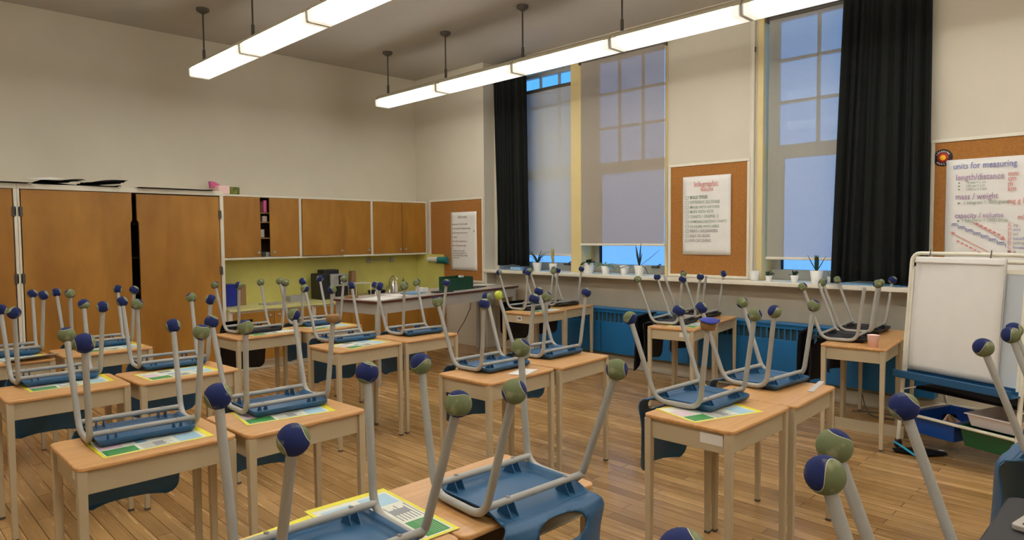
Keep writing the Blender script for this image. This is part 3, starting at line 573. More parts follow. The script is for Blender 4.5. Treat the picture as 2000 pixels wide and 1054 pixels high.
o = MB().lathe([(.03, 0), (.03, .05), (.022, .06), (.022, .075), (0, .077)], 16).build('glue_pot', M['white']); on_table(o, -.42, .42); tag(o, 'white glue pot on the work table behind the papers', 'pot')
o = MB().lathe([(.022, 0), (.022, .12), (.014, .13), (.014, .15), (0, .152)], 14).build('metal_bottle', M['chrome']); on_table(o, -.55, .8); tag(o, 'shiny metal bottle on the work table near the sink', 'bottle')
o = MB().tube([(-7.35, 6.49, .77), (-7.38, 6.49, .55), (-7.48, 6.46, .35), (-7.62, 6.45, .18), (-7.66, 6.45, .012)], .006, 6).build('power_cord', M['rod']); tag(o, 'dark cord hanging below the work table at the wall', 'cord')

# ---------------------------------------------------------------- desks
ZT = .755
def make_desk():
    r = empty('student_desk', (0, 0, 0))
    K(MB().prism(rrect(-.2275, .2275, -.299, .299, .03), ZT - .017, ZT).build('desk_top', M['top'], r, bevel=.005), r)
    g = MB(); a, b_ = .205, .28
    g.box(a - .012, a, -b_, b_, ZT - .112, ZT - .017).box(-a, a - .012, -b_, -b_ + .01, ZT - .112, ZT - .017).box(-a, a - .012, b_ - .01, b_, ZT - .112, ZT - .017).box(-a, a - .012, -b_ + .01, b_ - .01, ZT - .112, ZT - .105)
    K(g.build('book_box', M['metal'], r, bevel=.003), r)
    for sx in (-1, 1):
        for sy in (-1, 1):
            x, y = sx * .203, sy * .278; t0, t1 = .0175, .013
            l = MB().add([(x - t1, y - t1, .012), (x + t1, y - t1, .012), (x + t1, y + t1, .012), (x - t1, y + t1, .012), (x - t0, y - t0, ZT - .017), (x + t0, y - t0, ZT - .017), (x + t0, y + t0, ZT - .017), (x - t0, y + t0, ZT - .017)],
                         [(0, 3, 2, 1), (4, 5, 6, 7), (0, 1, 5, 4), (1, 2, 6, 5), (2, 3, 7, 6), (3, 0, 4, 7)]).build('leg', M['metal'], r, bevel=.003)
            f = MB().box(x - .014, x + .014, y - .014, y + .014, 0, .012).build('foot', M['rod'], l, bevel=.002)
            K(l, r); K(f, l)
    return r
# ---------------------------------------------------------------- chairs (upside down on the desks)
ZL = .435
def make_chair(pm, sx=1.0, tr=.0125):
    r = empty('student_chair', (0, 0, 0))
    for s in (-1, 1):
        y0, y1 = s * .205, s * .219
        path = fillet([(.20, y1, ZL), (.15, y0, .022), (-.10, y0, .018), (-.25, y1, .42)], .065)
        path = [Vector(p) for p in path]
        K(MB().tube(path, tr, 14).build('leg_frame', M['tube'], r), r)
    for x in (.143, -.113):
        c = K(MB().tube([(x, -.206, .052), (x, .206, .052)], tr * .9, 12).build('crossbar', M['tube'], r), r)
        for y in (-.125, .125):
            K(MB().lathe([(.007, 0), (.007, .002), (.003, .003), (0, .003)], 12, T=T3(x, y, .052 + tr * .86)).build('screw', M['screw'], c), c)
    # seat shell, tray-like underside with raised lip
    xa, xb, hw = -.165, .205, .190
    def seat(u, v):
        a = 2 * u - 1; b2 = 2 * v - 1
        x = xa + (xb - xa) * v; y = hw * a
        # round the front corners
        cr_ = max(0, abs(a) - .82) / .18; cf = max(0, b2 - .8) / .2
        d = math.hypot(cr_, cf)
        if d > 1: y -= math.copysign((d - 1) * .03, a); x -= (d - 1) * .03
        z = .006 + .020 * (1 - a * a) * (1 - b2 * b2)
        lip = max(max(0, abs(a) - .92) / .08, max(0, b2 - .92) / .08)
        z += .030 * min(1, lip) ** .7 * (1 if b2 > -.6 else max(0, (b2 + 1) / .4))
        return (x, y, z)
    K(MB().grid(seat, 40, 36).build('seat', pm, r, solid=.004), r)
    prof = [(-.160, .008), (-.187, .006), (-.212, -.006), (-.228, -.03), (-.235, -.07), (-.238, -.12), (-.240, -.18), (-.243, -.24), (-.247, -.30), (-.252, -.345), (-.256, -.375)]
    def P(t):
        t *= len(prof) - 1; i = min(int(t), len(prof) - 2); f = t - i
        return prof[i][0] * (1 - f) + prof[i + 1][0] * f, prof[i][1] * (1 - f) + prof[i + 1][1] * f
    hc, hr_u, hr_v = .285, .46, .125
    def hole(u, v):
        a = (2 * u - 1) / hr_u; b2 = (v - hc - .03 * (a * a)) / hr_v
        return (abs(a) ** 3 + abs(b2) ** 2.2)
    def back(u, v):
        h_ = hole(u, v)
        if .5 < h_ < 1.4:
            a = (2 * u - 1); b2 = v - hc; k = 1 / (h_ ** (1 / 2.6)); a *= k; b2 *= k; u = (a + 1) / 2; v = b2 + hc
        a = 2 * u - 1; x, z = P(max(0, min(1, v))); rise = min(1, v / .55); rise = rise * rise * (3 - 2 * rise)
        rf = min(1, v / .36); rf = rf * rf * (3 - 2 * rf); wv = .190 + .034 * rf - .022 * max(0, v - .35) / .65; rr_ = .05; d = z + .375
        f = 1.0
        if d < rr_: f = 1 - (rr_ - math.sqrt(max(0, rr_ * rr_ - (rr_ - d) ** 2))) / wv
        y = wv * a * f
        x += rise * (.040 * a * a + .022 * a ** 4)
        return (x, y, z)
    K(MB().grid(back, 48, 48, skip=lambda u, v: hole(u, v) < .98).build('backrest', pm, r, solid=.005), r)
    for x in (.143, -.113):
        for y in (-.125, .125):
            K(MB().prism([(x - .034, .012), (x + .034, .012), (x + .012, .047), (x - .012, .047)], y - .016, y - .013, axis='y').prism([(x - .034, .012), (x + .034, .012), (x + .012, .047), (x - .012, .047)], y + .013, y + .016, axis='y').build('seat_bracket', pm, r), r)
    return r
bs = MB().lathe([(.0335 * math.sin(PI * i / 16), -.0335 * math.cos(PI * i / 16)) for i in range(17)], 26).build('tennis_ball', M['navyg'])
BALL = bs.data; bpy.data.objects.remove(bs)
bs = MB().lathe([(.0335 * math.sin(PI * i / 16), -.0335 * math.cos(PI * i / 16)) for i in range(17)], 26).build('tennis_ball', M['yelg'])
BALLY = bs.data; bpy.data.objects.remove(bs)
def add_ball(ch, x, y, code, wx, wy, rnd):
    ZL = .42 if x < 0 else .435
    if code == 'W': return
    if code == 'B':
        o = MB().lathe([(.014, -.022), (.03, -.02), (.035, -.005), (.034, .012), (.03, .018), (0, .02)], 20).build('rubber_cap', M['brown'], ch); o.location = (x, y, ZL + .004); o['label'] = 'tan rubber cap'; return
    if code == 'H':
        o = MB().lathe([(.014, -.034), (.030, -.032), (.037, -.012), (.036, .004), (.03, .012), (0, .014)], 20).build('rubber_cap', M['brown'], ch); o.location = (x, y, ZL); o['label'] = 'tan rubber cap'
        o = MB().grid(lambda u, v: (.044 * v * math.cos(6.283 * u) * (1.25 if math.cos(6.283 * u) > 0 else 1), .044 * v * math.sin(6.283 * u), .022 - .016 * v * v + .006 * math.sin(6.283 * u * 2) * v), 24, 6).build('felt_flap', M['bluebox'], ch, solid=.004); o.location = (x, y, ZL + .002); o['label'] = 'torn blue felt flap'; return
    o = bpy.data.objects.new('tennis_ball', BALLY if code == 'Y' else BALL); COL.objects.link(o); o.parent = ch; o.location = (x, y, ZL)
    d = (CAM - Vector((wx, wy, 1.19))).normalized()
    src = {'N': Vector((.25, 0, 1)), 'F': Vector((0, 0, 1)), 'G': Vector((.1, .2, -1)), 'M': Vector((1, 1, 0)), 'Y': Vector((.4, 0, 1)), 'n': Vector((.8, .2, 1)), 'g': Vector((.2, .9, -1))}[code].normalized()
    q = src.rotation_difference(d); q = Quaternion(d, rnd.uniform(-.9, .9) + (PI if rnd.random() < .3 else 0)) @ q
    o.rotation_mode = 'QUATERNION'; o.rotation_quaternion = Quaternion((0, 0, 1), -ch.rotation_euler.z) @ q
    o.scale = (1.04, 1.04, 1.04)
    sq = rnd.uniform(.8, 1.0) if code != 'F' else .72; ex = 1 + (1 - sq) * .55
    if code != 'Y': o.rotation_quaternion = o.rotation_quaternion.copy(); o.scale = (1.04, 1.04, 1.04)
    o.delta_scale = (ex, ex, ex) if code == 'F' else (1, 1, 1)

DESKS = [  # name, x, y, rot, label
 ('A1', -3.09, .885, 0, 'beige desk in the near left, green-edged mat under its chair'),
 ('A2', -3.045, 1.499, 2, 'beige desk just behind the big round blue ball in front, left half of room'),
 ('B1', -4.565, .885, 0, 'beige desk at the left edge, second row from the camera'),
 ('B2', -4.525, 1.502, 3, 'beige desk in second left row, directly right of the left-edge desk'),
 ('C1', -5.895, .77, 0, 'beige desk cut by left edge, farthest row in front of tall cupboards'),
 ('C2', -5.91, 1.41, 2, 'beige desk in front of the two-door cupboard, farthest left row'),
 ('D1', -5.83, 2.62, 2, 'beige desk with black-seated chair in front of the green counter'),
 ('D2', -5.80, 3.235, 5, 'beige desk below the coffee maker, half hidden behind nearer desks'),
 ('E1', -4.645, 2.875, 1, 'beige desk left of centre with small white tag on its side'),
 ('E2', -4.68, 3.49, 4, 'beige desk at centre back, in front of the long work table'),
 ('F1', -3.045, 2.90, 2, 'beige desk in the middle of the room with a single white paper'),
 ('F2', -3.065, 3.51, 5, 'beige desk in the middle of the room, right of the pair, bare top corner'),
 ('G1', -5.215, 5.55, 3, 'beige desk with black-lettered name tag near the radiator corner'),
 ('G2', -5.29, 6.165, 6, 'beige desk pushed against the radiator in the far corner'),
 ('H1', -3.35, 5.60, 9, 'beige desk with white side tag before the blue radiator'),
 ('H2', -3.447, 6.208, 9, 'beige desk against the radiator below the middle cork board'),
 ('J1', -1.785, 5.628, 5, 'beige desk with pink cup, left of the flip chart easel'),
 ('J2', -1.838, 6.230, 5, 'beige desk against the wall behind the pink-cup desk'),
 ('K1', -1.583, 2.972, 0, 'beige desk right of centre with mat and torn paper tag on its side'),
 ('K2', -1.575, 3.578, 2, 'beige desk right of centre holding a clear ruler'),
 ('L1', -1.638, .905, 0, 'foreground desk at the bottom edge with two bright printed mats'),
 ('L2', -1.64, 1.508, 0, 'foreground desk at bottom centre under the large blue chair'),
]
desk0 = make_desk()
for i, (k, x, y, rz, lb) in enumerate(DESKS):
    o = desk0 if i == 0 else copy_tree(desk0)
    o.location = (x, y, 0); o.rotation_euler = (0, 0, math.radians(rz + (180 if k[0] == 'L' else 0))); tag(o, lb, 'desk', 'student desks in pairs')
chair_blue = make_chair(M['blue']); chair_black = make_chair(M['black'])
used = set()
CH = [ # key, proto, x, y, rot, codes Lrear Lfront Rrear Rfront, label
 ('A1', 'b', -3.253, 0.906, -4, 'GFNG', 'upturned blue chair on the near left desk, flattened blue ball on front leg'),
 ('A2', 'b', -3.238, 1.537, -2.5, 'NGMB', 'upturned blue chair with one tan rubber cap among its ball feet'),
 ('B1', 'b', -4.84, 0.904, 0, 'NnMN', 'upturned blue chair on the left-edge desk in the second row'),
 ('B2', 'b', -4.827, 1.548, -4.6, 'NGGN', 'upturned blue chair on second left row, right of the left-edge chair'),
 ('C1', 'b', -6.141, 0.841, -1, 'NNNn', 'upturned blue chair cut off by left edge, farthest row'),
 ('C2', 'b', -6.145, 1.444, 0, 'NGNN', 'upturned blue chair directly before the black notch of the tall cupboard'),
 ('D1', 'k', -5.984, 2.639, 3.4, 'GMGG', 'upturned black chair nearest the blue tub on the green counter'),
 ('D2', 'b', -6.04, 3.275, 1, 'gnNg', 'upturned blue chair whose legs rise in front of the coffee maker'),
 ('E1', 'b', -4.93, 2.95, -1, 'MMNN', 'upturned blue chair on the desk with the small white tag, left of centre'),
 ('E2', 'b', -4.81, 3.56, -2, 'NGGN', 'upturned blue chair on the centre back desk before the work table'),
 ('F1', 'b', -3.196, 2.968, 0, 'GNMN', 'upturned blue chair in mid room above the single white paper'),
 ('F2', 'b', -3.24, 3.563, 2, 'YGNN', 'upturned blue chair with a yellow ball foot, middle of the room'),
 ('G1', 'k', -5.39, 5.63, 1, 'MNNG', 'upturned black chair on the name-tagged desk in the far corner'),
 ('G2', 'k', -5.43, 6.19, 0, 'GNGN', 'upturned black chair against the wall under the potted plants'),
 ('H1', 'k', -3.507, 5.662, 8.4, 'GNNN', 'upturned black chair with black jacket, before the blue radiator'),
 ('H2', 'k', -3.603, 6.29, 5.2, 'WWgN', 'upturned black chair missing two ball feet, below middle cork board'),
 ('J1', 'k', -1.952, 5.703, 5, 'GWWG', 'upturned black chair beside the pink cup'),
 ('J2', 'k', -2.009, 6.28, 4, 'GMGN', 'upturned black chair below the right curtain hem'),
 ('K1', 'b', -1.758, 3.072, -2.3, 'MHNG', 'upturned blue chair on right-of-centre desk, above the crooked mat'),
 ('K2', 'b', -1.72, 3.723, -4.6, 'NMGG', 'upturned blue chair next to the clear ruler'),
 ('L1', 'b', -1.56, 0.893, 177.4, 'NNgN', 'large blue chair at the bottom edge with a round navy ball close by'),
 ('L2', 'b', -1.53, 1.525, 177, 'GMGG', 'large blue chair at bottom centre, its handle hole showing'),
 ('M1', 'b', -0.203, 0.985, -2.8, 'NNMN', 'chair at lower right whose blue and green ball is lowest in frame'),
 ('M2', 'b', -0.237, 1.611, -0.9, 'GNNN', 'chair at lower right with scuffed green ball and tall slanted leg'),
 ('M3', 'b', -0.27, 3.192, -2.1, 'MNMN', 'chair at right edge with its blue backrest hanging down'),
 ('M4', 'b', -0.27, 3.8, -2, 'nNMN', 'chair at right edge, rearmost, mostly outside the frame'),
]
protos = {'b': chair_blue, 'k': chair_black}
plan = []
for i, c in enumerate(CH):
    p = protos[c[1]]
    if c[1] in used: o = copy_tree(p)
    else: o = None; used.add(c[1])
    plan.append((o or p, c))
for o, (k, pr, x, y, rz, codes, lb) in plan:
    rr = math.radians(rz); o.location = (x, y, ZT); o.rotation_euler = (0, 0, rr)
    tag(o, lb, 'chair', 'chairs turned upside down on the desks')
    rnd = random.Random(k); sx = 1.0
    flip = 1 if abs(rz) < 90 else -1
    for j, (lx, sy) in enumerate(((-.25, -1), (.20, -1), (-.25, 1), (.20, 1))):
        ly = sy * .219 * flip
        wx = x + lx * math.cos(rr) - ly * math.sin(rr); wy = y + lx * math.sin(rr) + ly * math.cos(rr)
        add_ball(o, lx, ly, codes[j], wx, wy, rnd)
for x, y, lb in ((-.14, .97, 'desk carrying the chair with the lowest ball at lower right'), (-.14, 1.58, 'desk carrying the scuffed green ball chair at lower right'), (-.15, 3.17, 'desk at the right edge under the hanging blue backrest'), (-.15, 3.78, 'desk at the right edge carrying the rearmost chair')):
    o = copy_tree(desk0); o.location = (x, y, 0); o.rotation_euler = (0, 0, 0); tag(o, lb, 'desk', 'student desks in pairs')

# tags on the desks
def tagcard(x, y, z, w_, h_, rz, label, txt=None):
    o = empty('name_tag', (x, y, z)); o.rotation_euler = (0, 0, rz); tag(o, label, 'name tag')
    MB().box(-w_ / 2, w_ / 2, -.001, 0, -h_ / 2, h_ / 2).build('card', M['paper'], o)
    if txt: text_mesh('lettering', txt, h_ * .62, M['badge_black'], T3(0, -.0022, -h_ * .22) @ FACE, o, .0008, 'CENTER')
def side(k, lx, z, w_, h_, label, txt=None):
    d = [q for q in DESKS if q[0] == k][0]; a = math.radians(d[3]); ly = -.2815
    tagcard(d[1] + lx * math.cos(a) - ly * math.sin(a), d[2] + lx * math.sin(a) + ly * math.cos(a), z, w_, h_, a, label, txt)
side('G1', .02, .695, .075, .05, 'white name tag on the corner desk by the radiator', '208')
side('H1', .13, .70, .09, .04, 'crumpled white tag on the desk before the radiator')
side('K1', .12, .70, .11, .048, 'torn paper strip on the side of right-of-centre desk')
side('E1', .12, .70, .03, .03, 'tiny white tag on the desk left of centre')
side('A1', .12, .70, .06, .03, 'small tag on the near left desk side', )

# ---------------------------------------------------------------- printed mats and papers
def make_mat(nm='desk_mat'):
    g = MB(); W, D = .42, .28
    g.box(0, -D, 0, W, 0, .0012, 0)
    def q(x0, x1, y0, y1, m_): g.box(-x1, -x0, y0, y1, .0012, .0016, m_)
    q(0, .012, 0, W, 1); q(D - .012, D, 0, W, 1); q(0, D, 0, .012, 1); q(0, D, W - .026, W, 1)
    q(.02, .10, .018, .135, 2); q(.11, .2, .018, .1, 3); q(.02, .12, .29, .38, 4); q(.03, .09, .2, .24, 5); q(.15, .25, .25, .37, 4); q(.2, .26, .13, .2, 5); q(.12, .15, .15, .19, 6)
    for i in range(7): q(.018 + i * .012, .022 + i * .012, .15, .27 - .02 * (i % 3), 7)
    for i in range(9): q(.03 + i * .008, .031 + i * .008, .024, .13, 8)
    return g.build(nm, [M['mwhite'], M['myellow'], M['mgreen'], M['mpink'], M['mblue'], M['mgrey'], M['mdb'], M['mgrey'], M['mwhite']])
mat0 = make_mat()
mats = [('A1', -2.925, .69, 0, 'printed mat with green corner on the near left desk'), ('A2', -2.972, 1.272, -8, 'printed mat on the desk beside the near left one'), ('B1', -4.50, .72, 0, 'printed mat on the left-edge desk, second row'), ('B2', -4.325, 1.285, 4, 'printed mat under second-row right chair at left'),
        ('C1', -5.72, .62, 5, 'printed mat under loose papers on the farthest left desk'), ('C2', -5.75, 1.26, 3, 'printed mat on the desk by the cupboard notch'), ('D1', -5.66, 2.50, 1, 'printed mat under the black chair by the counter'), ('D2', -5.62, 3.08, 5, 'printed mat on the desk below the coffee maker'),
        ('E1', -4.44, 2.72, 12, 'printed mat on the white-tagged desk left of centre'), ('G1', -5.05, 5.42, 4, 'printed mat on the corner desk by the radiator'), ('H1', -3.13, 5.46, 12, 'printed mat on the desk before the radiator'), ('K1', -1.545, 2.69, -19, 'crooked printed mat on the desk right of centre')]
for i, (k, x, y, rz, lb) in enumerate(mats):
    o = mat0 if i == 0 else mat0.copy()
    if i: COL.objects.link(o)
    o.location = (x, y, ZT + .0005); o.rotation_euler = (0, 0, math.radians(rz)); tag(o, lb, 'mat', 'printed desk mats')
for x, y, rz, dz, lb in ((-1.465, 1.24, 87, .0025, 'foreground printed mat reaching the desk edge, yellow strip at back'), (-1.455, 1.075, 95, .0005, 'foreground printed mat partly under the bottom-edge chair')):
    o = mat0.copy(); COL.objects.link(o); o.location = (x, y, ZT + dz); o.rotation_euler = (0, 0, math.radians(rz)); tag(o, lb, 'mat', 'printed desk mats')
def paper(x, y, z, a, b_, rz, lb, bend=0):
    o = MB().grid(lambda u, v: ((u - .5) * a, (v - .5) * b_, .0012 + bend * (u - .2) ** 2), 6, 6).build('paper_sheet', M['paper'], solid=.0008); o.location = (x, y, z); o.rotation_euler = (0, 0, math.radians(rz)); tag(o, lb, 'paper')
paper(-2.90, 2.98, ZT + .001, .12, .2, 20, 'white paper on the middle desk beside the chair seat')
paper(-5.74, .93, ZT + .003, .2, .3, 12, 'loose white papers on the farthest left desk', .05)
paper(-5.74, 2.85, ZT + .003, .14, .2, -10, 'white paper on the desk with the black chair by the counter')
paper(-5.07, 5.68, ZT + .003, .12, .2, -15, 'white paper on the name-tagged corner desk')
o = MB().box(-.015, .015, -.15, .15, 0, .003).build('ruler', mat('frosted_ruler_plastic', (206, 198, 188), .25)); o.location = (-1.435, 3.80, ZT + .001); o.rotation_euler = (0, 0, math.radians(10)); tag(o, 'clear plastic ruler on the right-of-centre desk', 'ruler')
o = MB().lathe([(.0, 0), (.033, 0), (.041, .085), (.043, .088), (.039, .085), (.031, .005), (0, .005)], 24).build('cup', M['pink']); o.location = (-1.645, 5.435, ZT + .001); tag(o, 'pale pink plastic cup on the desk by the easel', 'cup')

# ---------------------------------------------------------------- jackets
def jacket(key, ln, wid, label, seed, yo=0):
    c = [q for q in CH if q[0] == key][0]; o = empty('jacket', (c[2], c[3], ZT)); o.rotation_euler = (0, 0, math.radians(c[4])); tag(o, label, 'jacket', 'black jackets on the chair backs')
    rnd = random.Random(seed); ph = [rnd.uniform(0, 6) for _ in range(4)]
    def fn(u, v):
        a = 2 * u - 1
        if v < .25: t = v / .25; x = -.19 - .06 * math.sin(t * PI / 2); z = .075 - .06 * (1 - math.cos(t * PI / 2))
        else: t = (v - .25) / .75; x = -.25 - .02 * t; z = .015 - ln * t
        w_ = wid * (1 + .12 * math.sin(3 * v + ph[0])) * (.85 + .15 * min(1, v * 3))
        x += .018 * math.sin(9 * a + ph[1] + 2 * v) * v - .012 * a * a
        if v > .8: z += .05 * math.sin(5 * a + ph[2]) * (v - .8) / .2
        return (x - .03 + .03 * a * a, yo + a * w_, z)
    MB().grid(fn, 30, 30).build('jacket_body', M['cloth'], o, solid=.014)
    MB().tube(fillet([(-.27, yo + wid * .7, -.03), (-.29, yo + wid * .85, -.2), (-.30, yo + wid * .75, -ln * .8)], .08), [.045] * 7 + [.045, .04, .035][:2], 12).build('sleeve', M['cloth'], o)
jacket('H1', .44, .17, 'black jacket draped down from the chair before the radiator', 3, -.06)
jacket('J1', .42, .15, 'black jacket hanging from the chair beside the pink cup', 4, -.08)
jacket('D1', .36, .17, 'black jacket hanging behind the desk by the counter', 6, -.02)
jacket('G1', .34, .17, 'black jacket hanging under the name-tagged corner desk', 8)
# ---------------------------------------------------------------- pendant lights
def lamp(x0, x1, y, label, group):
    z = 3.335; L_ = (x1 - x0); r = empty('ceiling_lamp', ((x0 + x1) / 2, y, z)); tag(r, label, 'ceiling lamp', group); w_ = .105; h = L_ / 2 - .004
    prof = [(-w_, .012), (-w_ + .008, 0), (w_ - .008, 0), (w_, .012), (w_ + .004, .085), (-w_ - .004, .085)]
    MB().prism(prof, -h + .07, h - .07, axis='x').build('lens', M['lens'], r)
    for sg in (-1, 1):
        q = sorted((sg * (h - .07), sg * (h - .012))); MB().prism(prof, q[0], q[1], axis='x').build('lens_end', M['lensdim'], r)
        q = sorted((sg * (h - .012), sg * h)); MB().prism([(a * 1.03, b_ - .002 if b_ < .05 else b_) for a, b_ in prof], q[0], q[1], axis='x').build('end_cap', M['lensend'], r)
    MB().prism([(-w_ - .005, .086), (w_ + .005, .086), (w_ - .01, .115), (.045, .15), (-.045, .15), (-w_ + .01, .115)], -h, h, axis='x').build('housing', M['lampcase'], r)
    return r
def pendant(x, y, label):
    r = empty('pendant_rod', (x, y, 3.485)); tag(r, label, 'pendant rod', 'pendant rods carrying the lamps')
    MB().tube([(0, 0, 0), (0, 0, .12)], .016, 10).build('sleeve', M['rod'], r); MB().tube([(0, 0, .1), (0, 0, .53)], .009, 10).build('rod', M['rod'], r)
    MB().lathe([(.018, .50), (.06, .525), (.065, .54), (.065, .555)], 20).build('canopy', M['rod'], r)
ROW = [(2.86, -7.66, 8, 'middle'), (5.26, -7.73, 8, 'window-side'), (.35, -7.66, 8, 'left')]
ordn = ['first', 'second', 'third', 'fourth', 'fifth', 'sixth', 'seventh', 'eighth']
for y, xs, n, nm in ROW:
    for i in range(n):
        a = xs + i * 1.29; lamp(a, a + 1.285, y, f'{ordn[i]} fluorescent lamp from the cupboards in the {nm} row', f'fluorescent lamps of the {nm} row')
    for i in range(n):
        pendant(xs + .15 if i == 0 else xs + 1.29 * i + .06, y, f'{ordn[i]} grey pendant rod from the cupboards in the {nm} lamp row')

# ---------------------------------------------------------------- easel
ea = math.atan2(-.354, .935)
r = empty('flip_chart_easel', (-1.495, 5.54, 0)); r.rotation_euler = (0, 0, ea); tag(r, 'white tubular flip chart easel with blue tray at the right', 'easel')
lean = .12 / 1.43
def ep(s, z, d=0): return (s, d + z * lean, z)
Wd = .80
MB().tube(fillet([ep(0, .06), ep(0, 1.45), ep(Wd, 1.45), ep(Wd, .06)], .07), .0145, 12).build('front_frame', M['creamm'], r)
MB().tube(fillet([(0, .62, .06), (0, .17, 1.40), (Wd, .17, 1.40), (Wd, .62, .06)], .07), .0135, 12).build('rear_frame', M['creamm'], r)
MB().box(.03, Wd - .03, -.004, .008, .60, 1.33, T=Matrix.Rotation(-math.atan(lean), 4, 'X')).build('whiteboard', M['wboard'], r)
MB().box(.012, .03, -.008, .012, .58, 1.36, T=Matrix.Rotation(-math.atan(lean), 4, 'X')).box(Wd - .03, Wd - .012, -.008, .012, .58, 1.36, T=Matrix.Rotation(-math.atan(lean), 4, 'X')).box(.012, Wd - .012, -.008, .012, 1.33, 1.36, T=Matrix.Rotation(-math.atan(lean), 4, 'X')).build('board_frame', M['creamm'], r)
MB().box(-.005, Wd + .005, -.07, .06, .545, .555).box(-.005, Wd + .005, -.07, -.058, .545, .60).box(-.005, Wd + .005, .045, .06, .545, .60).build('tray', M['trayblue'], r, bevel=.006)
for z in (.27,):
    MB().tube([ep(0, z), ep(Wd, z)], .011, 10).build('rung', M['creamm'], r)
MB().tube([(0, .55, z), (Wd, .55, z)], .011, 10).build('rung', M['creamm'], r)
for s in (0, Wd):
    MB().tube([ep(s, .27), (s, .55, .27)], .010, 8).tube([ep(s, .44), (s, .50, .44)], .006, 8).build('side_rail', M['creamm'], r)
    for yy in (.005, .62):
        c = MB().lathe([(.0, -.012), (.03, -.012), (.034, -.006), (.034, .006), (.03, .012), (0, .012)], 18, T=T3(s, yy, .035) @ Matrix.Rotation(PI / 2, 4, 'Y')).box(s - .016, s + .016, yy - .01, yy + .01, .03, .07).build('caster', M['black'], r)
rm = Matrix.Rotation(ea, 4, 'Z'); E0 = Vector((-1.495, 5.54, 0))
def et(x, y, z): return E0 + rm @ Vector((x, y, z))
o = empty('flip_chart_pad', et(.055, -.03, 0)); o.rotation_euler = (-math.atan(lean), 0, ea); tag(o, 'blank white flip chart pad clipped on the easel', 'flip chart pad')
MB().grid(lambda u, v: (.61 * u, -.0 - .012 * math.sin(PI * v) * (.6 + .4 * math.sin(3 * u)), 1.425 - .815 * v), 12, 20).build('top_sheet', M['paper'], o, solid=.0015)
MB().box(.0, .61, .006, .014, .62, 1.43).build('sheets', M['white'], o)
MB().grid(lambda u, v: (.61 * u, -.006 - .006 * math.sin(6 * u + 1) - .008 * v, 1.432 - .045 * v), 12, 4).build('folded_edge', M['paper'], o, solid=.001)
for s, nm in ((.15, 'left'), (.565, 'right')):
    c = MB().lathe([(.008, -.004), (.011, 0), (.008, .004)], 12, T=T3(0, -.002, 0) @ RX).tube([(0, 0, 0), (.003, .0, .03), (0, .012, .06)], .0035, 8).build('binder_clip', M['rod']); c.location = et(s, -.028 + 1.42 * lean, 1.42); c.rotation_euler = (0, 0, ea); tag(c, f'{nm} dark hook clip on the easel top bar', 'clip')
def bin_(nm, x0, x1, y0, y1, z0, z1, m_, label, cat):
    o = empty(nm, et((x0 + x1) / 2, (y0 + y1) / 2, z0)); o.rotation_euler = (0, 0, ea); tag(o, label, cat); w_ = (x1 - x0) / 2; d = (y1 - y0) / 2; h = z1 - z0; g = MB(); t = .006; k = .88
    def ring(s, z): return [(-w_ * s, -d * s, z), (w_ * s, -d * s, z), (w_ * s, d * s, z), (-w_ * s, d * s, z)]
    vs = ring(k, 0) + ring(1, h) + [(a * .96, b_ * .96, c) for a, b_, c in ring(1, h)] + [(a * .96, b_ * .96, c) for a, b_, c in ring(k, t)]
    fs = [(0, 3, 2, 1)] + [(i, (i + 1) % 4, 4 + (i + 1) % 4, 4 + i) for i in range(4)] + [(4 + i, 4 + (i + 1) % 4, 8 + (i + 1) % 4, 8 + i) for i in range(4)] + [(8 + i, 8 + (i + 1) % 4, 12 + (i + 1) % 4, 12 + i) for i in range(4)] + [(12, 13, 14, 15)]
    g.add(vs, fs).build('bin_body', M[m_], o, bevel=.004)
    g = MB(); g.box(-w_ - .012, w_ + .012, -d - .012, -d, h - .008, h).box(-w_ - .012, w_ + .012, d, d + .012, h - .008, h).box(-w_ - .012, -w_, -d, d, h - .008, h).box(w_, w_ + .012, -d, d, h - .008, h)
    g.build('rim', M[m_], o, bevel=.002); return o
bin_('storage_bin', .05, .385, .045, .53, .13, .275, 'binblue', 'blue storage bin hanging under the easel', 'bin')
bin_('storage_bin', .42, .755, .045, .53, .13, .275, 'bingreen', 'dark green storage bin hanging under the easel', 'bin')
bin_('shallow_tray', .45, .76, .07, .45, .277, .365, 'traypink', 'whitish plastic tray lying on the green bin', 'tray')
for i, (s, d, zz, m_, lb) in enumerate(((.27, .2, .25, 'pink', 'pink toy lying in the blue bin'), (.21, .26, .25, 'cloth', 'dark toy in the blue bin'), (.3, .14, .26, 'bag', 'tan block sticking out of the blue bin'))):
    o = MB().box(-.05, .05, -.02, .02, -.1, .035).build('toy', M[m_], bevel=.012); o.location = et(s, d, zz - .01); o.rotation_euler = (.2, .5 - .4 * i, i); tag(o, lb, 'toy', 'toys in the blue bin')
o = MB().grid(lambda u, v: ((u - .5) * .7, (v - .5) * .42, .012 * math.sin(6 * u) * math.sin(5 * v)), 16, 8).build('poster_roll', M['cloth'], solid=.02); o.location = et(.42, .3, .46); o.rotation_euler = (0, 0, ea); tag(o, 'dark folded portfolio on the easel side rails', 'portfolio')
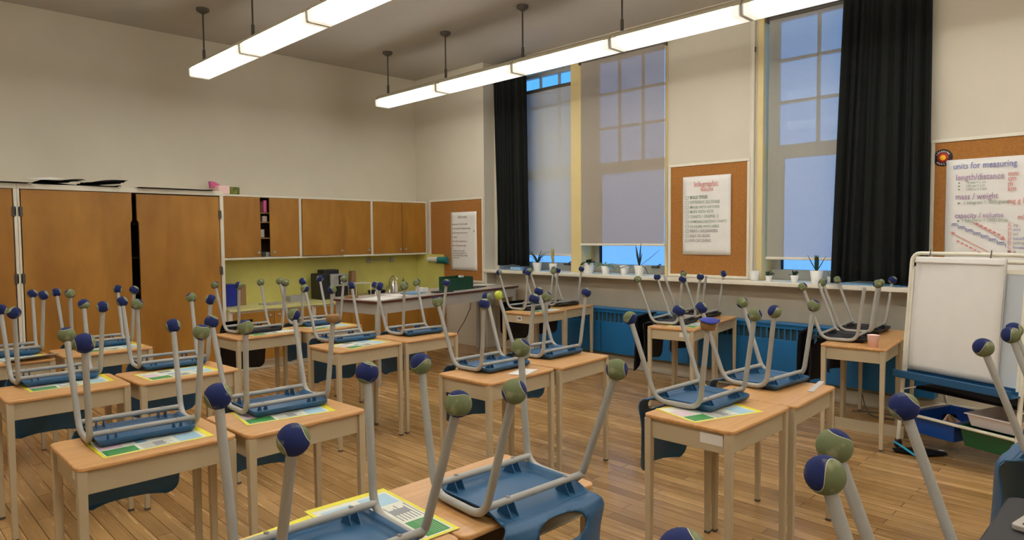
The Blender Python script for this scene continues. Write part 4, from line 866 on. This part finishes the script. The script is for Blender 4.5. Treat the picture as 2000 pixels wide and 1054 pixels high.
# black umbrella-like thing on the floor
o = MB().grid(lambda u, v: ((u - .5) * .34, (v - .5) * .20 * (1 - .7 * abs(2 * u - 1)), .012 + .02 * math.sin(PI * u) * math.sin(PI * v)), 14, 8).build('pencil_pouch', M['cloth'], solid=.006); o.location = (-1.34, 5.50, .004); o.rotation_euler = (0, 0, .5); tag(o, 'black flat pouch on the floor by the easel foot', 'pouch')
o = MB().tube(fillet([(-1.50, 5.47, .06), (-1.44, 5.43, .05), (-1.33, 5.36, .018)], .05), .008, 8).build('strap', M['cyan']); tag(o, 'bright cyan strap on the floor by the easel', 'strap')
o = MB().lathe([(.0, 0), (.02, .003), (.024, .014), (.012, .022), (0, .023)], 16).build('round_tag', M['white']); o.location = (-1.23, 5.62, .001); tag(o, 'small round white tag on the floor under the easel', 'tag')
o = MB().tube(fillet([(-2.05, 6.5, .15), (-2.0, 6.45, .02), (-1.9, 6.3, .008), (-1.75, 6.35, .008), (-1.7, 6.45, .008), (-1.9, 6.5, .008), (-2.1, 6.4, .008)], .08), .005, 6).build('power_cord', M['rod']); tag(o, 'dark cord coiled on the floor behind the pink-cup desk', 'cord')
o = MB().box(-.25, .25, -.008, .008, -.045, .045).build('wooden_plank', M['metal']); o.location = (-1.78, 5.80, .045); o.rotation_euler = (0, 0, math.radians(6))
tag(o, 'beige board standing on the floor under the pink-cup desk', 'board')
# black laptop on cart at the right bottom
o = empty('laptop_cart', (-.16, 2.42, 0)); tag(o, 'black laptop cart cut off by the lower right edge', 'cart')
MB().prism(rrect(-.24, .25, -.32, .30, .04), .70, .73).build('cart_top', M['black'], o, bevel=.008)
for sx in (-.2, .2):
    for sy in (-.27, .25): MB().box(sx - .015, sx + .015, sy - .015, sy + .015, 0, .70).build('leg', M['black'], o)
MB().box(-.22, .22, -.29, .27, .2, .22).build('lower_shelf', M['black'], o)
o = empty('laptop', (-.20, 2.55, .731)); o.rotation_euler = (0, 0, math.radians(80)); tag(o, 'grey laptop keyboard on the black cart at lower right', 'laptop')
MB().prism(rrect(-.17, .17, -.12, .12, .015), 0, .016).build('base', M['grey_lam'], o, bevel=.003)
kb = MB()
for i in range(12):
    for j in range(5): kb.box(-.15 + i * .025, -.13 + i * .025, -.01 + j * .022, .008 + j * .022, .016, .019)
kb.build('keyboard', M['black'], o)

# ---------------------------------------------------------------- plants on the sill
def leaf(g, base, ang, tilt, ln, w_, droop=.3, n=8, mi=0):
    d = Vector((math.cos(ang) * math.cos(tilt), math.sin(ang) * math.cos(tilt), math.sin(tilt))); s = Vector((-math.sin(ang), math.cos(ang), 0)); pts = []
    p = Vector(base)
    for i in range(n + 1):
        t = i / n; ww = w_ * math.sin(PI * min(.98, .18 + .82 * t)) ** .8 * (1 if t < 1 else 0); pts += [p - s * ww, p + Vector((0, 0, -w_ * .3)), p + s * ww]
        d = (d + Vector((0, 0, -droop / n))).normalized(); p = p + d * ln / n
    g.add(pts, [(i * 3 + k, i * 3 + k + 1, i * 3 + k + 4, i * 3 + k + 3) for i in range(n) for k in (0, 1)], mi, True)
def plant(x, y, pr, ph_, leaves, lm, label, pot=None, square=False, nm='potted_plant'):
    r = empty(nm, (x, y, 1.126)); tag(r, label, 'potted plant', 'potted plants on the window sill')
    seg = 24
    MB().lathe([(pr * .72, 0), (pr, ph_), (pr * .9, ph_), (pr * .86, ph_ - .012), (0, ph_ - .012)], seg).build('pot', pot or M['white'], r)
    MB().lathe([(0, ph_ - .006), (pr * .86, ph_ - .01)], seg).build('soil', M['soil'], r)
    if leaves:
        g = MB()
        for L_ in leaves: leaf(g, (0, 0, ph_ - .01), *L_)
        g.build('leaves', lm, r, solid=.002)
rn = random.Random(3)
plant(-6.18, 6.64, .062, .115, [(rn.uniform(0, 6.28), rn.uniform(.55, 1.3), rn.uniform(.16, .24), .011, .8) for _ in range(10)], M['leaf'], 'spiky dark plant in a white pot nearest the left curtain')
plant(-5.88, 6.62, .055, .11, [(rn.uniform(0, 6.28), rn.uniform(1.25, 1.5), rn.uniform(.16, .23), .014, .1) for _ in range(8)], M['leafy'], 'yellowed upright plant in white pot below the first blind')
plant(-5.29, 6.62, .08, .135, [(rn.uniform(0, 6.28), rn.uniform(.5, 1.2), rn.uniform(.08, .13), .032, 1.5) for _ in range(14)], M['leaf'], 'leafy dark plant in large white pot right of yellow casing')
plant(-5.03, 6.63, .058, .10, [(rn.uniform(0, 6.28), rn.uniform(.5, 1.3), rn.uniform(.12, .18), .010, 1.7) for _ in range(16)], M['leafl'], 'pale trailing spider plant in a small grey-white pot')
plant(-4.76, 6.64, .055, .11, [(3.3, .5, .16, .006, 1.4), (.2, .6, .12, .006, 1.6), (3.0, .3, .2, .005, 1.2)], M['leafl'], 'sparse trailing plant in a white pot under middle blind')
plant(-4.52, 6.60, .062, .12, [(0, 1.5, .28, .013, .05), (2.6, 1.15, .27, .013, -.1), (1, 1.35, .16, .014, 0), (4, 1.3, .14, .014, .0), (0.05, .55, .33, .007, -.2), (5.9, .5, .22, .007, 1.9), (3.2, .25, .3, .006, .7), (2.9, 1.25, .13, .012, .1)], M['leaf'], 'tall aloe with spread leaves in white pot, middle window')
plant(-3.13, 6.62, .05, .10, [], M['leaf'], 'empty white tapered pot at the right window corner', nm='flower_pot')
plant(-2.965, 6.58, .034, .06, [(rn.uniform(0, 6.28), rn.uniform(.5, 1.4), rn.uniform(.045, .07), .014, .3) for _ in range(14)], M['leaf'], 'tiny bushy green plant in white pot, right window')
plant(-2.72, 6.61, .038, .07, [(rn.uniform(0, 6.28), rn.uniform(.3, 1.2), rn.uniform(.05, .08), .014, .5) for _ in range(12)], M['leaf'], 'small rosette plant in tapered white pot, right window')
plant(-2.53, 6.66, .06, .12, [(rn.uniform(0, 6.28), 1.45, .16, .018, .0) for _ in range(5)] + [(0, 1.0, .17, .012, -.2), (3.1, 1.0, .18, .010, -.2)], M['leaf'], 'dark sword-leaved plant in square-looking white pot by right curtain')
plant(-2.42, 6.74, .04, .06, [(rn.uniform(0, 6.28), rn.uniform(.8, 1.4), rn.uniform(.05, .08), .010, .3) for _ in range(9)], M['leafl'], 'small pale green plant next to the right curtain')
o = MB().lathe([(.03, 0), (.032, .02), (.032, .1), (.014, .135), (.014, .16), (0, .162)], 16).build('water_bottle', M['glass']); o.location = (-6.33, 6.70, 1.126); tag(o, 'clear plastic bottle beside the left curtain hem', 'bottle')
o = MB().box(-.1, .1, -.05, .05, 0, .045).build('glass_dish', mat('pale_blue_plastic', (150, 190, 225), .3), bevel=.01); o.location = (-6.55, 6.64, 1.126); tag(o, 'pale blue dish on the sill under the left curtain', 'dish')
